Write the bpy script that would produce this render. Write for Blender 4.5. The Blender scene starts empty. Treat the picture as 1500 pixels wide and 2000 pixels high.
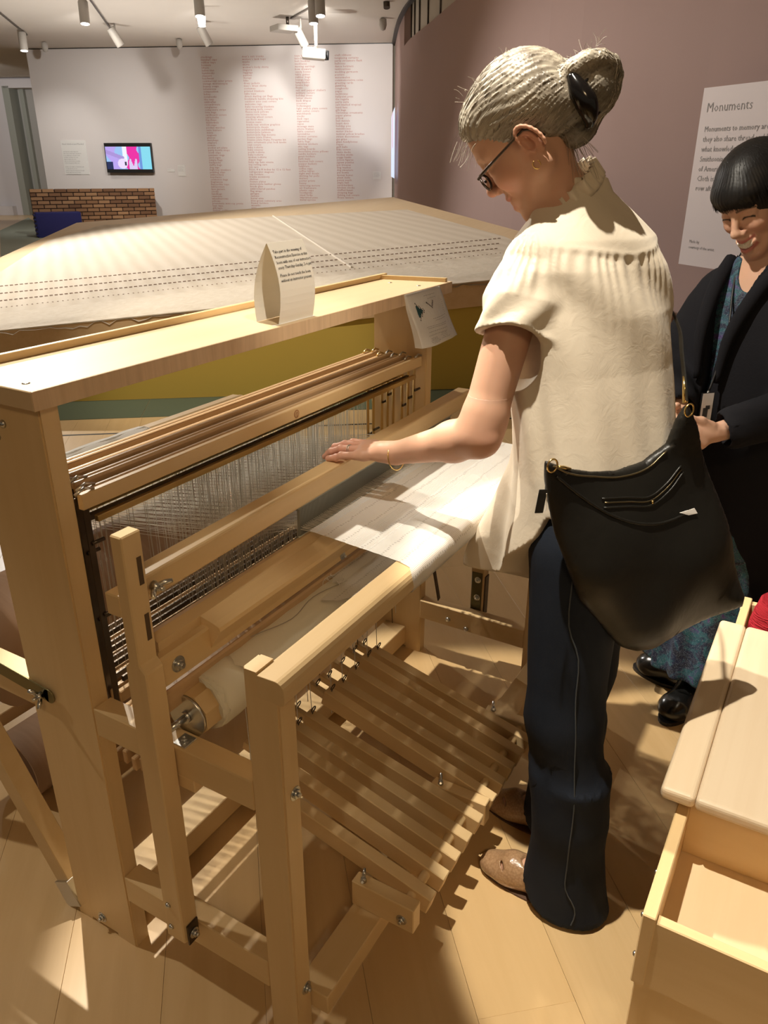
import bpy, bmesh, math, random
import numpy as np
from mathutils import Vector, Matrix
random.seed(7)
SC = bpy.context.scene
COL = SC.collection
PI = math.pi

# ------------------------------------------------------------------ camera, light, exposure
cam_d = bpy.data.cameras.new('camera'); cam = bpy.data.objects.new('camera', cam_d); COL.objects.link(cam)
cam_d.sensor_fit = 'VERTICAL'; cam_d.sensor_height = 36.0; cam_d.sensor_width = 27.0
cam_d.lens = 1521.66 / 2000 * 36.0
cam_d.clip_start = 0.02; cam_d.clip_end = 200
FW = Vector((0.79028, 0.46061, -0.40428)); RT = Vector((0.50449, -0.86341, 0.00183))
FW.normalize(); RT = (RT - FW * RT.dot(FW)).normalized(); UP = RT.cross(FW)
cam.matrix_world = Matrix(((RT.x, UP.x, -FW.x, -0.7371), (RT.y, UP.y, -FW.y, -0.6106), (RT.z, UP.z, -FW.z, 1.55), (0, 0, 0, 1)))
SC.camera = cam

w = bpy.data.worlds.new('gallery_air'); SC.world = w; w.use_nodes = True
w.node_tree.nodes['Background'].inputs[0].default_value = (1.0, 0.82, 0.60, 1)
w.node_tree.nodes['Background'].inputs[1].default_value = 0.15

def spot(name, loc, target, watts, deg, blend=0.25, radius=0.05, color=(1, 0.91, 0.76)):
    d = bpy.data.lights.new(name, 'SPOT'); d.energy = watts; d.spot_size = math.radians(deg); d.spot_blend = blend
    d.shadow_soft_size = radius; d.color = color
    o = bpy.data.objects.new(name, d); COL.objects.link(o); o.location = loc
    o.rotation_euler = (Vector(target) - Vector(loc)).to_track_quat('-Z', 'Y').to_euler()
    return o
# track spots of the gallery: from behind the loom, from over the camera side, from the far side; among them fills added to brighten dark places
spot('spot_key', (1.20, 2.22, 4.1), (0.62, 0.10, 0.8), 880, 28, 0.2, 0.025)
spot('fill_shelf', (-0.2, -1.3, 4.1), (0.70, 0.46, 1.36), 330, 9, 0.8, 0.06)  # added fill, no real fixture: brightens the tent card
spot('fill_corridor', (14.2, 21.0, 4.0), (18.2, 25.6, 1.6), 500, 80, 0.8, 0.1, (1, 0.95, 0.9))  # fill lamp added to lift the dark corridor
spot('spot_near', (0.10, 0.30, 4.1), (0.84, -0.78, 0.0), 720, 22, 0.12, 0.025)
spot('fill_roll', (-1.0, 0.6, 4.1), (0.27, 0.22, 0.72), 90, 5, 1.0, 0.05)  # added narrow beam to brighten the canvas on the cloth beam
spot('fill_visitor', (-0.5, 1.5, 4.1), (1.50, -0.36, 1.45), 700, 12, 0.4, 0.03)  # added lamp that brightens the second person's face
spot('spot_far', (3.6, 5.75, 4.1), (0.66, 0.35, 0.95), 900, 14, 0.3, 0.03)
spot('fill_behind', (-2.6, -2.2, 4.1), (0.4, 0.2, 0.7), 165, 60, 0.8, 0.45, (1, 0.70, 0.38))  # added warm soft fill for the sides turned to the camera
spot('fill_hand', (-1.3, 0.9, 4.1), (0.64, 0.22, 0.97), 300, 8, 1.0, 0.05)  # tiny beam added to light the hand on the rail
spot('fill_strip', (1.6, 1.7, 4.1), (3.6, 3.1, 0.3), 420, 34, 0.7, 0.06)  # added lamp to lift the platform front and the strip below it
spot('spot_left', (-0.6, 3.4, 4.1), (-0.2, 1.15, 0.1), 240, 28, 0.5, 0.05)
spot('spot_platform', (5.0, 8.5, 4.1), (6.0, 5.0, 0.8), 1250, 95, 0.6, 0.05, (1, 0.95, 0.88))
spot('spot_platform_near', (1.8, 5.2, 4.1), (3.4, 4.2, 0.6), 260, 80, 0.6, 0.05, (1, 0.95, 0.88))
for px, py, tx, ty, tz, e in ((11.1, 12.7, 14.45, 17.3, 1.6, 480), (12.5, 16.4, 14.3, 17.9, 1.2, 120), (11.9, 10.65, 16.0, 14.0, 2.0, 760),
        (13.2, 11.86, 16.9, 12.0, 2.0, 660), (12.6, 8.74, 17.3, 11.0, 2.4, 650), (5.5, -2.4, 8.2, 2.2, 1.6, 420), (4.3, -3.4, 6.6, 0.2, 1.7, 200)):
    spot('spot_wall', (px, py, 4.1), (tx, ty, tz), e, 75, 0.9, 0.08, (1, 0.95, 0.88))
for px, py, e in ((12.6, 11.0, 300), (10.0, 13.0, 300), (8.6, 9.6, 120)):        # unseen fill spots added behind the platform to brighten the ceiling
    spot('ceiling_fill', (px, py, 0.35), (px + 0.3, py, 4.2), e, 120, 0.8, 0.15, (1, 0.93, 0.84))
def area(name, loc, target, watts, sx, sy, color):
    d = bpy.data.lights.new(name, 'AREA'); d.energy = watts; d.shape = 'RECTANGLE'; d.size = sx; d.size_y = sy; d.color = color
    o = bpy.data.objects.new(name, d); COL.objects.link(o); o.location = loc
    o.rotation_euler = (Vector(target) - Vector(loc)).to_track_quat('-Z', 'Y').to_euler()
    return o
SC.view_settings.view_transform = 'Standard'; SC.view_settings.look = 'None'
SC.view_settings.exposure = 0.0; SC.view_settings.gamma = 1.0; SC.view_settings.use_curve_mapping = False

# ------------------------------------------------------------------ materials
def mat(name, col, rough=0.5, metal=0.0, spec=0.5, emit=None, estr=0.0):
    m = bpy.data.materials.new(name); m.use_nodes = True
    b = m.node_tree.nodes['Principled BSDF']
    b.inputs['Base Color'].default_value = (*col, 1); b.inputs['Roughness'].default_value = rough
    b.inputs['Metallic'].default_value = metal; b.inputs['Specular IOR Level'].default_value = spec
    if emit: b.inputs['Emission Color'].default_value = (*emit, 1); b.inputs['Emission Strength'].default_value = estr
    return m
def N(m, t, **k):
    n = m.node_tree.nodes.new(t)
    for a, v in k.items(): setattr(n, a, v)
    return n
def L(m, a, b): m.node_tree.links.new(a, b)
def ramp(m, stops):
    r = N(m, 'ShaderNodeValToRGB'); e = r.color_ramp.elements
    while len(e) < len(stops): e.new(0.5)
    for i, (p, c) in enumerate(stops): e[i].position = p; e[i].color = (*c, 1)
    return r
def coords(m, scale=(1, 1, 1), kind='Object', rot=(0, 0, 0)):
    tc = N(m, 'ShaderNodeTexCoord'); mp = N(m, 'ShaderNodeMapping')
    mp.inputs['Scale'].default_value = scale; mp.inputs['Rotation'].default_value = rot
    L(m, tc.outputs[kind], mp.inputs['Vector']); return mp
def noise(m, vec, scale, detail=4, rough=0.55, dist=0.0):
    n = N(m, 'ShaderNodeTexNoise'); n.inputs['Scale'].default_value = scale; n.inputs['Detail'].default_value = detail
    n.inputs['Roughness'].default_value = rough; n.inputs['Distortion'].default_value = dist
    L(m, vec.outputs[0], n.inputs['Vector']); return n
def mixc(m, fac, a, b, mode='MIX'):
    x = N(m, 'ShaderNodeMix', data_type='RGBA', blend_type=mode)
    for sock, v in ((x.inputs[0], fac), (x.inputs[6], a), (x.inputs[7], b)):
        if hasattr(v, 'links') or hasattr(v, 'is_linked'): L(m, v, sock)
        elif isinstance(v, (int, float)): sock.default_value = v
        else: sock.default_value = (*v, 1)
    return x.outputs[2]
def bump(m, height, strength=0.2, dist=0.002):
    b = m.node_tree.nodes['Principled BSDF']; bp = N(m, 'ShaderNodeBump')
    bp.inputs['Strength'].default_value = strength; bp.inputs['Distance'].default_value = dist
    L(m, height, bp.inputs['Height']); L(m, bp.outputs[0], b.inputs['Normal'])
def wood(name, light, dark, axis='X', rough=0.42, grain=1.0, objvar=0.12, spec=0.4):
    """maple-like timber: fine fibre along one axis, slow colour drift, small shift from piece to piece"""
    m = mat(name, light, rough, spec=spec); b = m.node_tree.nodes['Principled BSDF']
    s = {'X': (1.6, 22, 22), 'Y': (22, 1.6, 22), 'Z': (22, 22, 1.6)}[axis]
    v = coords(m, tuple(q * grain for q in s)); oi = N(m, 'ShaderNodeObjectInfo')
    ad = N(m, 'ShaderNodeVectorMath', operation='ADD'); ml = N(m, 'ShaderNodeVectorMath', operation='SCALE')
    cb = N(m, 'ShaderNodeCombineXYZ')
    for k in range(3): L(m, oi.outputs['Random'], cb.inputs[k])
    L(m, cb.outputs[0], ml.inputs[0]); ml.inputs['Scale'].default_value = 37.0
    L(m, v.outputs[0], ad.inputs[0]); L(m, ml.outputs[0], ad.inputs[1])
    n1 = noise(m, ad, 1.0, 5, 0.6, 0.6)
    r = ramp(m, ((0.30, dark), (0.62, light)))
    L(m, n1.outputs['Fac'], r.inputs[0])
    v2 = coords(m, tuple(q * 0.12 * grain for q in s)); ad2 = N(m, 'ShaderNodeVectorMath', operation='ADD')
    L(m, v2.outputs[0], ad2.inputs[0]); L(m, ml.outputs[0], ad2.inputs[1])
    n2 = noise(m, ad2, 1.0, 2, 0.5, 1.2)
    c = mixc(m, n2.outputs['Fac'], r.outputs[0], tuple(x * y for x, y in zip(light, (0.93, 0.88, 0.78))))
    hs = N(m, 'ShaderNodeHueSaturation'); mr = N(m, 'ShaderNodeMapRange')
    mr.inputs['To Min'].default_value = 1 - objvar; mr.inputs['To Max'].default_value = 1 + objvar * 0.6
    L(m, oi.outputs['Random'], mr.inputs['Value']); L(m, mr.outputs[0], hs.inputs['Value']); L(m, c, hs.inputs['Color'])
    L(m, hs.outputs[0], b.inputs['Base Color']); bump(m, n1.outputs['Fac'], 0.06, 0.001)
    return m
ML, MD = (0.74, 0.55, 0.31), (0.665, 0.475, 0.245)
M = {}
M['wx'] = wood('maple_x', ML, MD, 'X'); M['wy'] = wood('maple_y', ML, MD, 'Y'); M['wz'] = wood('maple_z', ML, MD, 'Z')
M['slat'] = wood('shaft_bar_wood', (0.55, 0.38, 0.22), (0.44, 0.29, 0.16), 'X', 0.35)
M['birch'] = wood('birch_ply', (0.74, 0.58, 0.38), (0.66, 0.50, 0.31), 'X', 0.5)
M['floor'] = wood('oak_plank', (0.66, 0.47, 0.25), (0.57, 0.39, 0.195), 'X', 0.30, 1.0, 0.05, 0.45)
M['floorbase'] = mat('floor_groove', (0.42, 0.28, 0.145), 0.6)
M['steel'] = mat('steel', (0.62, 0.62, 0.60), 0.28, 1.0)
M['darksteel'] = mat('dark_steel', (0.10, 0.08, 0.065), 0.35, 0.9)
M['brass'] = mat('brass', (0.78, 0.60, 0.28), 0.28, 1.0)
M['gold'] = mat('gold', (0.85, 0.62, 0.25), 0.22, 1.0)
M['black'] = mat('black_plastic', (0.012, 0.012, 0.013), 0.45)
M['white'] = mat('white_paint', (0.80, 0.77, 0.73), 0.6)
M['cord'] = mat('white_cord', (0.8, 0.77, 0.70), 0.7)

def plaster(name, col, var=0.05):
    m = mat(name, col, 0.85, spec=0.2); v = coords(m); n = noise(m, v, 0.6, 3)
    c = mixc(m, n.outputs['Fac'], tuple(x * (1 - var) for x in col), tuple(min(1, x * (1 + var)) for x in col))
    L(m, c, m.node_tree.nodes['Principled BSDF'].inputs['Base Color'])
    n2 = noise(m, v, 160, 2); bump(m, n2.outputs['Fac'], 0.08, 0.001); return m
M['wall'] = plaster('wall_white', (0.74, 0.70, 0.69)); M['mauve'] = plaster('wall_mauve', (0.40, 0.285, 0.26))
M['ceil'] = plaster('ceiling_white', (0.72, 0.68, 0.63)); M['cream'] = plaster('cream_panel', (0.62, 0.56, 0.47))
M['olive'] = plaster('olive_paint', (0.56, 0.40, 0.085), 0.03)

# ------------------------------------------------------------------ mesh helpers
def place(name, loc=(0, 0, 0)):
    o = bpy.data.objects.new(name, None); COL.objects.link(o); o.location = loc; o.empty_display_size = 0.1
    return o
def tag(o, label=None, cat=None, group=None, kind=None):
    if label: o['label'] = label
    if cat: o['category'] = cat
    if group: o['group'] = group
    if kind: o['kind'] = kind
    return o
def wloc(o):
    p = Vector((0, 0, 0))
    while o is not None: p = p + o.location; o = o.parent
    return p
def link(name, me, parent=None, loc=None):
    o = bpy.data.objects.new(name, me); COL.objects.link(o)
    if parent is not None: o.parent = parent
    if loc is not None: o.location = loc
    return o
def fin(name, bm, m, parent=None, smooth=False, origin=None):
    """bmesh in world coordinates -> one linked mesh object below parent (parents are never rotated)"""
    base = wloc(parent) if parent is not None else Vector((0, 0, 0))
    if origin is not None: org = Vector(origin)
    elif parent is not None: org = base
    else: org = Vector((0, 0, 0))
    bmesh.ops.translate(bm, verts=bm.verts, vec=-org)
    me = bpy.data.meshes.new(name); bm.to_mesh(me); bm.free()
    for mm in (m if isinstance(m, (list, tuple)) else [m]): me.materials.append(mm)
    if smooth:
        me.polygons.foreach_set('use_smooth', [True] * len(me.polygons))
    o = bpy.data.objects.new(name, me); COL.objects.link(o)
    if parent is not None: o.parent = parent
    o.location = org - base
    return o
def kid(o, parent, loc=None):
    c = o.copy(); COL.objects.link(c); c.parent = parent
    if loc is not None: c.location = loc
    return c
def copy_tree(o, parent=None):
    c = o.copy(); COL.objects.link(c); c.parent = parent
    for ch in list(o.children): copy_tree(ch, c)
    return c
def B(): return bmesh.new()
def bx(bm, x0, x1, y0, y1, z0, z1, bev=0.0015, seg=1, mtx=None, mi=0):
    r = bmesh.ops.create_cube(bm, size=1.0); vs = r['verts']
    for v in vs: v.co = Vector(((x0 + x1) / 2 + v.co.x * (x1 - x0), (y0 + y1) / 2 + v.co.y * (y1 - y0), (z0 + z1) / 2 + v.co.z * (z1 - z0)))
    fs = set(f for v in vs for f in v.link_faces)
    if bev:
        es = list(set(e for v in vs for e in v.link_edges))
        rr = bmesh.ops.bevel(bm, geom=es, offset=bev, segments=seg, affect='EDGES', profile=0.5)
        vs = list(set(v for f in rr['faces'] for v in f.verts) | set(v for v in vs if v.is_valid))
    if mtx is not None: bmesh.ops.transform(bm, matrix=mtx, verts=vs)
    if mi:
        for v in vs:
            for f in v.link_faces: f.material_index = mi
    return vs
def box(name, m, parent, x0, x1, y0, y1, z0, z1, bev=0.002, **k):
    bm = B(); bx(bm, x0, x1, y0, y1, z0, z1, bev); return fin(name, bm, m, parent, **k)
def prism(bm, poly, a, b, axis='X', mi=0):
    """poly of 2D points extruded along axis between a and b"""
    def P(p, t): return {'X': (t, p[0], p[1]), 'Y': (p[0], t, p[1]), 'Z': (p[0], p[1], t)}[axis]
    v0 = [bm.verts.new(P(p, a)) for p in poly]; v1 = [bm.verts.new(P(p, b)) for p in poly]; n = len(poly)
    fs = [bm.faces.new([v0[i], v0[(i + 1) % n], v1[(i + 1) % n], v1[i]]) for i in range(n)]
    fs += [bm.faces.new(v0[::-1]), bm.faces.new(v1)]
    for f in fs: f.material_index = mi
    return v0 + v1
def frames(pts):
    out = []; n = len(pts); up = None
    for i in range(n):
        t = (pts[min(i + 1, n - 1)] - pts[max(i - 1, 0)])
        t = t.normalized() if t.length > 1e-9 else Vector((0, 0, 1))
        if up is None: up = t.orthogonal().normalized()
        else:
            up = up - t * up.dot(t); up = up.normalized() if up.length > 1e-6 else t.orthogonal().normalized()
        out.append((up, t.cross(up)))
    return out
def tube(bm, pts, r, n=8, cap=True, mi=0):
    pts = [Vector(p) for p in pts]; fr = frames(pts); rings = []
    for i, p in enumerate(pts):
        rr = r[i] if isinstance(r, (list, tuple)) else r; u, v = fr[i]
        rings.append([bm.verts.new(p + (u * math.cos(2 * PI * k / n) + v * math.sin(2 * PI * k / n)) * rr) for k in range(n)])
    for a, b in zip(rings, rings[1:]):
        for k in range(n):
            f = bm.faces.new([a[k], a[(k + 1) % n], b[(k + 1) % n], b[k]]); f.material_index = mi; f.smooth = n > 5
    if cap and n > 2:
        for f in (bm.faces.new(rings[0][::-1]), bm.faces.new(rings[-1])): f.material_index = mi
    return [v for q in rings for v in q]
def lathe(bm, c, prof, n=24, axis='Z', mi=0):
    """profile of (radius, height) turned about an axis through c; caps the ends"""
    c = Vector(c); rings = []
    for r, h in prof:
        ring = []
        for k in range(n):
            a = 2 * PI * k / n; p = (r * math.cos(a), r * math.sin(a), h)
            p = {'Z': p, 'X': (h, p[0], p[1]), 'Y': (p[0], h, p[1])}[axis]
            ring.append(bm.verts.new(c + Vector(p)))
        rings.append(ring)
    for a, b in zip(rings, rings[1:]):
        for k in range(n):
            f = bm.faces.new([a[k], a[(k + 1) % n], b[(k + 1) % n], b[k]]); f.smooth = True; f.material_index = mi
    for f in (bm.faces.new(rings[0][::-1]), bm.faces.new(rings[-1])): f.material_index = mi
def recalc(bm): bmesh.ops.recalc_face_normals(bm, faces=bm.faces)
def bez(p0, p1, p2, n=10):
    p0, p1, p2 = Vector(p0), Vector(p1), Vector(p2)
    return [(1 - t) ** 2 * p0 + 2 * t * (1 - t) * p1 + t * t * p2 for t in [i / n for i in range(n + 1)]]
def spline(pts, n=6):
    """Catmull-Rom through the points"""
    P = [Vector(p) for p in pts]; P = [P[0] * 2 - P[1]] + P + [P[-1] * 2 - P[-2]]; out = []
    for i in range(1, len(P) - 2):
        for k in range(n):
            t = k / n; a, b, c, d = P[i - 1], P[i], P[i + 1], P[i + 2]
            out.append(0.5 * ((2 * b) + (c - a) * t + (2 * a - 5 * b + 4 * c - d) * t * t + (3 * b - a - 3 * c + d) * t ** 3))
    out.append(P[-2]); return out
def text_mesh(s, size, font_spacing=1.0, align='LEFT', res=1, line=1.0, bold=0.0):
    cu = bpy.data.curves.new('t', 'FONT'); cu.body = s; cu.size = size; cu.align_x = align; cu.resolution_u = res
    cu.space_character = font_spacing; cu.space_line = line; cu.offset = bold; cu.fill_mode = 'FRONT'
    o = bpy.data.objects.new('t', cu); COL.objects.link(o)
    bpy.context.view_layer.update()
    me = bpy.data.meshes.new_from_object(o); bpy.data.objects.remove(o); bpy.data.curves.remove(cu)
    return me
def text_bm(bm, s, size, org, ex, ey, off=0.0, **k):
    """lettering set into bm: flat glyphs at org, running along ex, upright along ey"""
    me = text_mesh(s, size, **k); ex, ey = Vector(ex).normalized(), Vector(ey).normalized(); nz = ex.cross(ey); org = Vector(org)
    vs = [bm.verts.new(org + ex * v.co.x + ey * v.co.y + nz * off) for v in me.vertices]
    for p in me.polygons:
        try: bm.faces.new([vs[i] for i in p.vertices])
        except ValueError: pass
    wdt = max([v.co.x for v in me.vertices], default=0); bpy.data.meshes.remove(me); return wdt
# ------------------------------------------------------------------ the gallery
WA = Vector((14.143, 18.447, 0)); WT = Vector((0.3904, -0.9206, 0)); WN = Vector((-0.9206, -0.3904, 0)); HC = 4.25
def wp(s, z, off=0.0): return WA + WT * s + WN * off + Vector((0, 0, z))
def hull_wall(name, pts, z0, z1, th, m, **k):
    """wall along a plan polyline, thickness away from the room (to the right of the run)"""
    bm = B(); P = [Vector((p[0], p[1], 0)) for p in pts]; nrm = []
    for i in range(len(P)):
        d = (P[min(i + 1, len(P) - 1)] - P[max(i - 1, 0)]).normalized(); nrm.append(Vector((d.y, -d.x, 0)))
    f = [[bm.verts.new(p + Vector((0, 0, z))) for z in (z0, z1)] for p in P]
    b = [[bm.verts.new(p + q * th + Vector((0, 0, z))) for z in (z0, z1)] for p, q in zip(P, nrm)]
    for i in range(len(P) - 1):
        for a in ([f[i][0], f[i + 1][0], f[i + 1][1], f[i][1]], [b[i][0], b[i][1], b[i + 1][1], b[i + 1][0]],
                  [f[i][1], f[i + 1][1], b[i + 1][1], b[i][1]], [f[i][0], b[i][0], b[i + 1][0], f[i + 1][0]]): bm.faces.new(a)
    for i in (0, len(P) - 1): bm.faces.new([f[i][0], f[i][1], b[i][1], b[i][0]])
    recalc(bm)
    return tag(fin(name, bm, m, **k), kind='structure')

# floor: long oak planks laid towards the platform, on a base
bm = B(); bx(bm, -8, 30, -9, 34, -0.10, -0.004, 0)
floor = tag(fin('floor', bm, M['floorbase']), kind='structure')
PD = Vector((0.7547, 0.6561, 0)); PN = Vector((0.6561, -0.7547, 0)); PW = 0.2066
plank_me = None; rr = random.Random(3)
bm = B(); bx(bm, 0, 2.4, -PW / 2 + 0.0003, PW / 2 - 0.0003, -0.02, 0, 0.0004)
plank_me = bpy.data.meshes.new('plank'); bm.to_mesh(plank_me); bm.free(); plank_me.materials.append(M['floor'])
def covered(c):
    return (Vector((c[0], c[1], 0)) - Vector((2.316, 3.519, 0))).dot(PD) 
npl = 0; bm_far = B()
for i in range(-26, 30):
    off = (i * 0.937) % 2.4
    for j in range(-4, 7):
        s0 = j * 2.4 + off; c = PD * (s0 + 1.2) + PN * (0.558 - PW / 2 + i * PW)
        d = c - Vector((-0.737, -0.611, 0))
        fw = d.dot(Vector((0.864, 0.504, 0))); sd = d.dot(Vector((0.504, -0.864, 0)))
        if fw < -1.6 or abs(sd) > 1.5 + 0.62 * max(fw, 0) or fw > 11: continue
        o = bpy.data.objects.new('plank', plank_me); COL.objects.link(o); o.parent = floor
        p = PD * s0 + PN * (0.558 - PW / 2 + i * PW); o.location = (p.x, p.y, 0); o.rotation_euler = (0, 0, math.atan2(PD.y, PD.x)); npl += 1
# far floor, too distant to tell its planks apart
bm = B(); bx(bm, -7.9, 29.9, 5.0, 33.9, -0.02, -0.0015, 0); bx(bm, 4.0, 29.9, -8.9, 5.0, -0.02, -0.0016, 0)
tag(fin('floorboards', bm, M['floor'], floor), kind='stuff')
# green strip at the foot of the platform, black shadow gap in the floor
M['green'] = plaster('green_grey_linoleum', (0.105, 0.125, 0.075), 0.06); M['palegreen'] = plaster('pale_green_linoleum', (0.34, 0.37, 0.31), 0.05)
TD = Vector((0.6133, -0.7899, 0)); TNn = Vector((-0.7899, -0.6133, 0))
def strip(name, s0, s1, d0, d1, z, m):
    bm = B(); o = Vector((2.785, 4.135, 0)); a = [o + TD * s + TNn * d for s, d in ((s0, d0), (s1, d0), (s1, d1), (s0, d1))]
    lo = [bm.verts.new(p + Vector((0, 0, -0.015))) for p in a]; hi = [bm.verts.new(p + Vector((0, 0, z))) for p in a]
    bm.faces.new(hi); bm.faces.new(lo[::-1])
    for i in range(4): bm.faces.new([lo[i], lo[(i + 1) % 4], hi[(i + 1) % 4], hi[i]])
    recalc(bm); return tag(fin(name, bm, m), kind='structure')
for k, (a, b) in enumerate(((-2.6, 0.626), (0.629, 3.05), (3.053, 5.2))): strip('trim_%d' % (k + 1), a, b, -0.02, 0.44, 0.003, M['green'])
strip('trim_4', -2.6, 5.2, 0.765, 0.785, 0.001, mat('gap_black', (0.02, 0.016, 0.012), 0.8))
bm = B(); vs = [bm.verts.new((x, y, z)) for z in (-0.01, 0.002) for x, y in ((13.1, 19.3), (17.3, 23.7), (15.0, 20.2), (9.9, 13.1), (8.7, 13.1))]
bm.faces.new(vs[5:]); bm.faces.new(vs[4::-1])
for i in range(5): bm.faces.new([vs[i], vs[(i + 1) % 5], vs[5 + (i + 1) % 5], vs[5 + i]])
recalc(bm); tag(fin('trim_5', bm, M['palegreen']), kind='structure')

# white wall with the lists of words
bm = B(); v = [wp(s, z, o) for o in (0, -0.25) for s, z in ((0, 0), (9.23, 0), (9.23, HC - 0.02), (0, HC - 0.02))]
vs = [bm.verts.new(p) for p in v]
for q in ((0, 1, 2, 3), (7, 6, 5, 4), (0, 4, 5, 1), (1, 5, 6, 2), (2, 6, 7, 3), (3, 7, 4, 0)): bm.faces.new([vs[i] for i in q])
recalc(bm); wall_far = tag(fin('wall_far', bm, M['wall']), kind='structure')
bm = B(); vs = [bm.verts.new(wp(s, z, o)) for o in (-0.02, -0.3) for s, z in ((-0.05, HC - 0.03), (9.25, HC - 0.03), (9.25, HC + 0.02), (-0.05, HC + 0.02))]
for q in ((0, 1, 2, 3), (7, 6, 5, 4), (0, 4, 5, 1), (1, 5, 6, 2), (2, 6, 7, 3), (3, 7, 4, 0)): bm.faces.new([vs[i] for i in q])
recalc(bm); tag(fin('trim_6', bm, M['black']), kind='structure')

words = [
 """stockings|baseball caps|rubber tape|bonnets|lifters|ladies ties|hammocks|slippers|headwear|commercial color prints|vintage microscopes|beauty soaps|televisions|composition|ladies|notebooks|the toys|umbrellas|screwdrivers|sunglasses|composure strips|tote bags|cardboard covers|tablecloths|flip-flops|dishtowels|CD-cups|pocket watches|auto busters|mints|magnets|glasses|matchups|staplers|towels|pocket art plans|party bottle stops|cloth clips|pennant rings|yard-signs|simple flags|backpacks|duffle bags|dog tags|high-top sneakers|padding clips|embroidery|keychains|cosmetics bags|fragrances|fleece-like tops|tablecovers|lace garters|clocks|handbags|swatches|wheelbarrows|pillows|presidents mini-cup prints|tear tape|gift tape|notion outfit|embroidery hoops""",
 """men's suit trunks|women's tank tops|masks|shirts|women's body shirts|lingerie|leggings|panties|thongs|bibs|dress jackets|men's dress shirts|costumes|printed blankets|tube tops|direct mailing car flags|bookmark handle shopping kits|outdoor auto seat covers|welcome rugs|baby receiving blankets|throwing knife covers|fleece neck pillows|canvas tote totes|steering wheel covers|car floor mats|license seats|truck rear window graphics|motorcycle decals|motorcycle saddlebags|motorcycle helmets|motorcycle flag mounts|license plate frames|license plate frame Firearms kit|auto ornaments plus lock knobs|seat covers|baby t-shirts|baby onesies|youth t-shirts|baby t-shirts|women t-shirts|diaper bags|baby cap hats onesie|toy rolling cars|toy cars|floor, 8 x 8 inches by 12 x 12 feet|refrigerator magnets|cup holders|trunks accessory|shelves|license plates|motorcycle leather gloves|hoods glue|embroidered patches|flag wraps|garages|caskets|burial urns|blue-green cemetery urns|flower holders|wreaths|urns""",
 """toys blocks|knockoff cars|belt buckles|necklaces|moving earrings|bow drawers|candy boxes|table games|rubber bugs|lounge bags|lampshades|house bags|floats|salt and pepper shakers|military covers|holiday trees|letter chests|back drapes|scooters|Volkswagen|light switch plate covers|wall outlet covers|watchbands|clocks|desk caps|cigarettes|capes|message mats|photo frames|table coasters|turntables|shower curtains|garden flags|table flags|window stickers|skis tags|ceiling boards|decorative stone pillows|candle holders|guest holders|bath mats|bassinet belt covers|pepper baskets|tumblers|coffee cups|coffee tables|night wall decals|skirting fur polls|mailers|poster prints|bunny|tattooing motors|air fresheners|plastic cups|toothpicks|steel forks|imprinted pens|metal spoons""",
 """craft ribbons|tongueing curtains|party streamers flask|balloons|dance holsters|tambourines|wedding garments|posters|watermelon|commemorative coins|greeting cards|gambling|songbooks|pages|tackboxes|ballpoint pens|the regalia|party suits|salt-washed tropical|hand fans|gift bags|Christmas ornaments|paper plates|pillow|bail denials|heart dots|holiday pins|matchboxes|motor blades|tactical pillow brushes|street decorations|gas grips|glass headphones|ropes|golf balls|bike covers|skate decks|hockey sticks|peggy banks|action figures|jigsaw puzzles|pet blouses|dog leashes|dog sweaters|pet bowls|money boxes|plush dolls|penny seeds|jingle ball|cord-holders|kitchen clocks|stuffed beast|sleeping bags|fishing rod covers|floats lantern"""]
M['redprint'] = mat('faded_red_print', (0.52, 0.25, 0.22), 0.8)
for (s0, zt, zb), ws in zip(((4.51, 4.02, 0.47), (5.55, 4.02, 0.60), (6.85, 4.02, 0.80), (7.83, 4.02, 0.86)), words):
    ws = ws.split('|'); bm = B(); dz = (zt - zb) / (len(ws) - 1)
    for i, s in enumerate(ws): text_bm(bm, s, 0.062, wp(s0, zt - i * dz - 0.03, 0.003), WT, (0, 0, 1), font_spacing=1.22, bold=0.0008)
    tag(fin('word_column', bm, M['redprint'], wall_far), kind='stuff')
# flat print panels on the wall
M['print'] = mat('grey_print', (0.30, 0.29, 0.29), 0.8); M['card'] = mat('label_card', (0.80, 0.79, 0.77), 0.7)
def wall_panel(name, label, cat, s0, s1, z0, z1, lines, size, title=None):
    bm = B(); vs = [bm.verts.new(wp(s, z, o)) for o in (0.012, 0.0005) for s, z in ((s0, z0), (s1, z0), (s1, z1), (s0, z1))]
    for q in ((0, 1, 2, 3), (7, 6, 5, 4), (0, 4, 5, 1), (1, 5, 6, 2), (2, 6, 7, 3), (3, 7, 4, 0)): bm.faces.new([vs[i] for i in q])
    recalc(bm); o = tag(fin(name, bm, M['card']), label, cat); t = B(); z = z1 - 0.07 * (z1 - z0)
    if title: text_bm(t, title, size * 1.5, wp(s0 + 0.05 * (s1 - s0), z - size * 1.3, 0.014), WT, (0, 0, 1)); z -= size * 3.6
    for ln in lines:
        z -= size * 1.25
        if ln: text_bm(t, ln, size, wp(s0 + 0.05 * (s1 - s0), z, 0.014), WT, (0, 0, 1))
    tag(fin('lettering', t, M['print'], o), kind='stuff')
lor = 'threads of cloth and hands that weave them over many days in the room the maker asks who works and who may rest while the pattern grows row by row on the loom'.split()
def para(n, k, seed=1):
    r = random.Random(seed); return [' '.join(r.choice(lor) for _ in range(k)) for _ in range(n)]
wall_panel('text_panel', 'pale printed text panel on white wall left of the lit screen', 'text panel', 0.56, 1.24, 1.37, 2.18, [''] + para(7, 6, 2) + [''] + para(5, 6, 3), 0.036, 'Hand Stitched and Mended')
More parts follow.
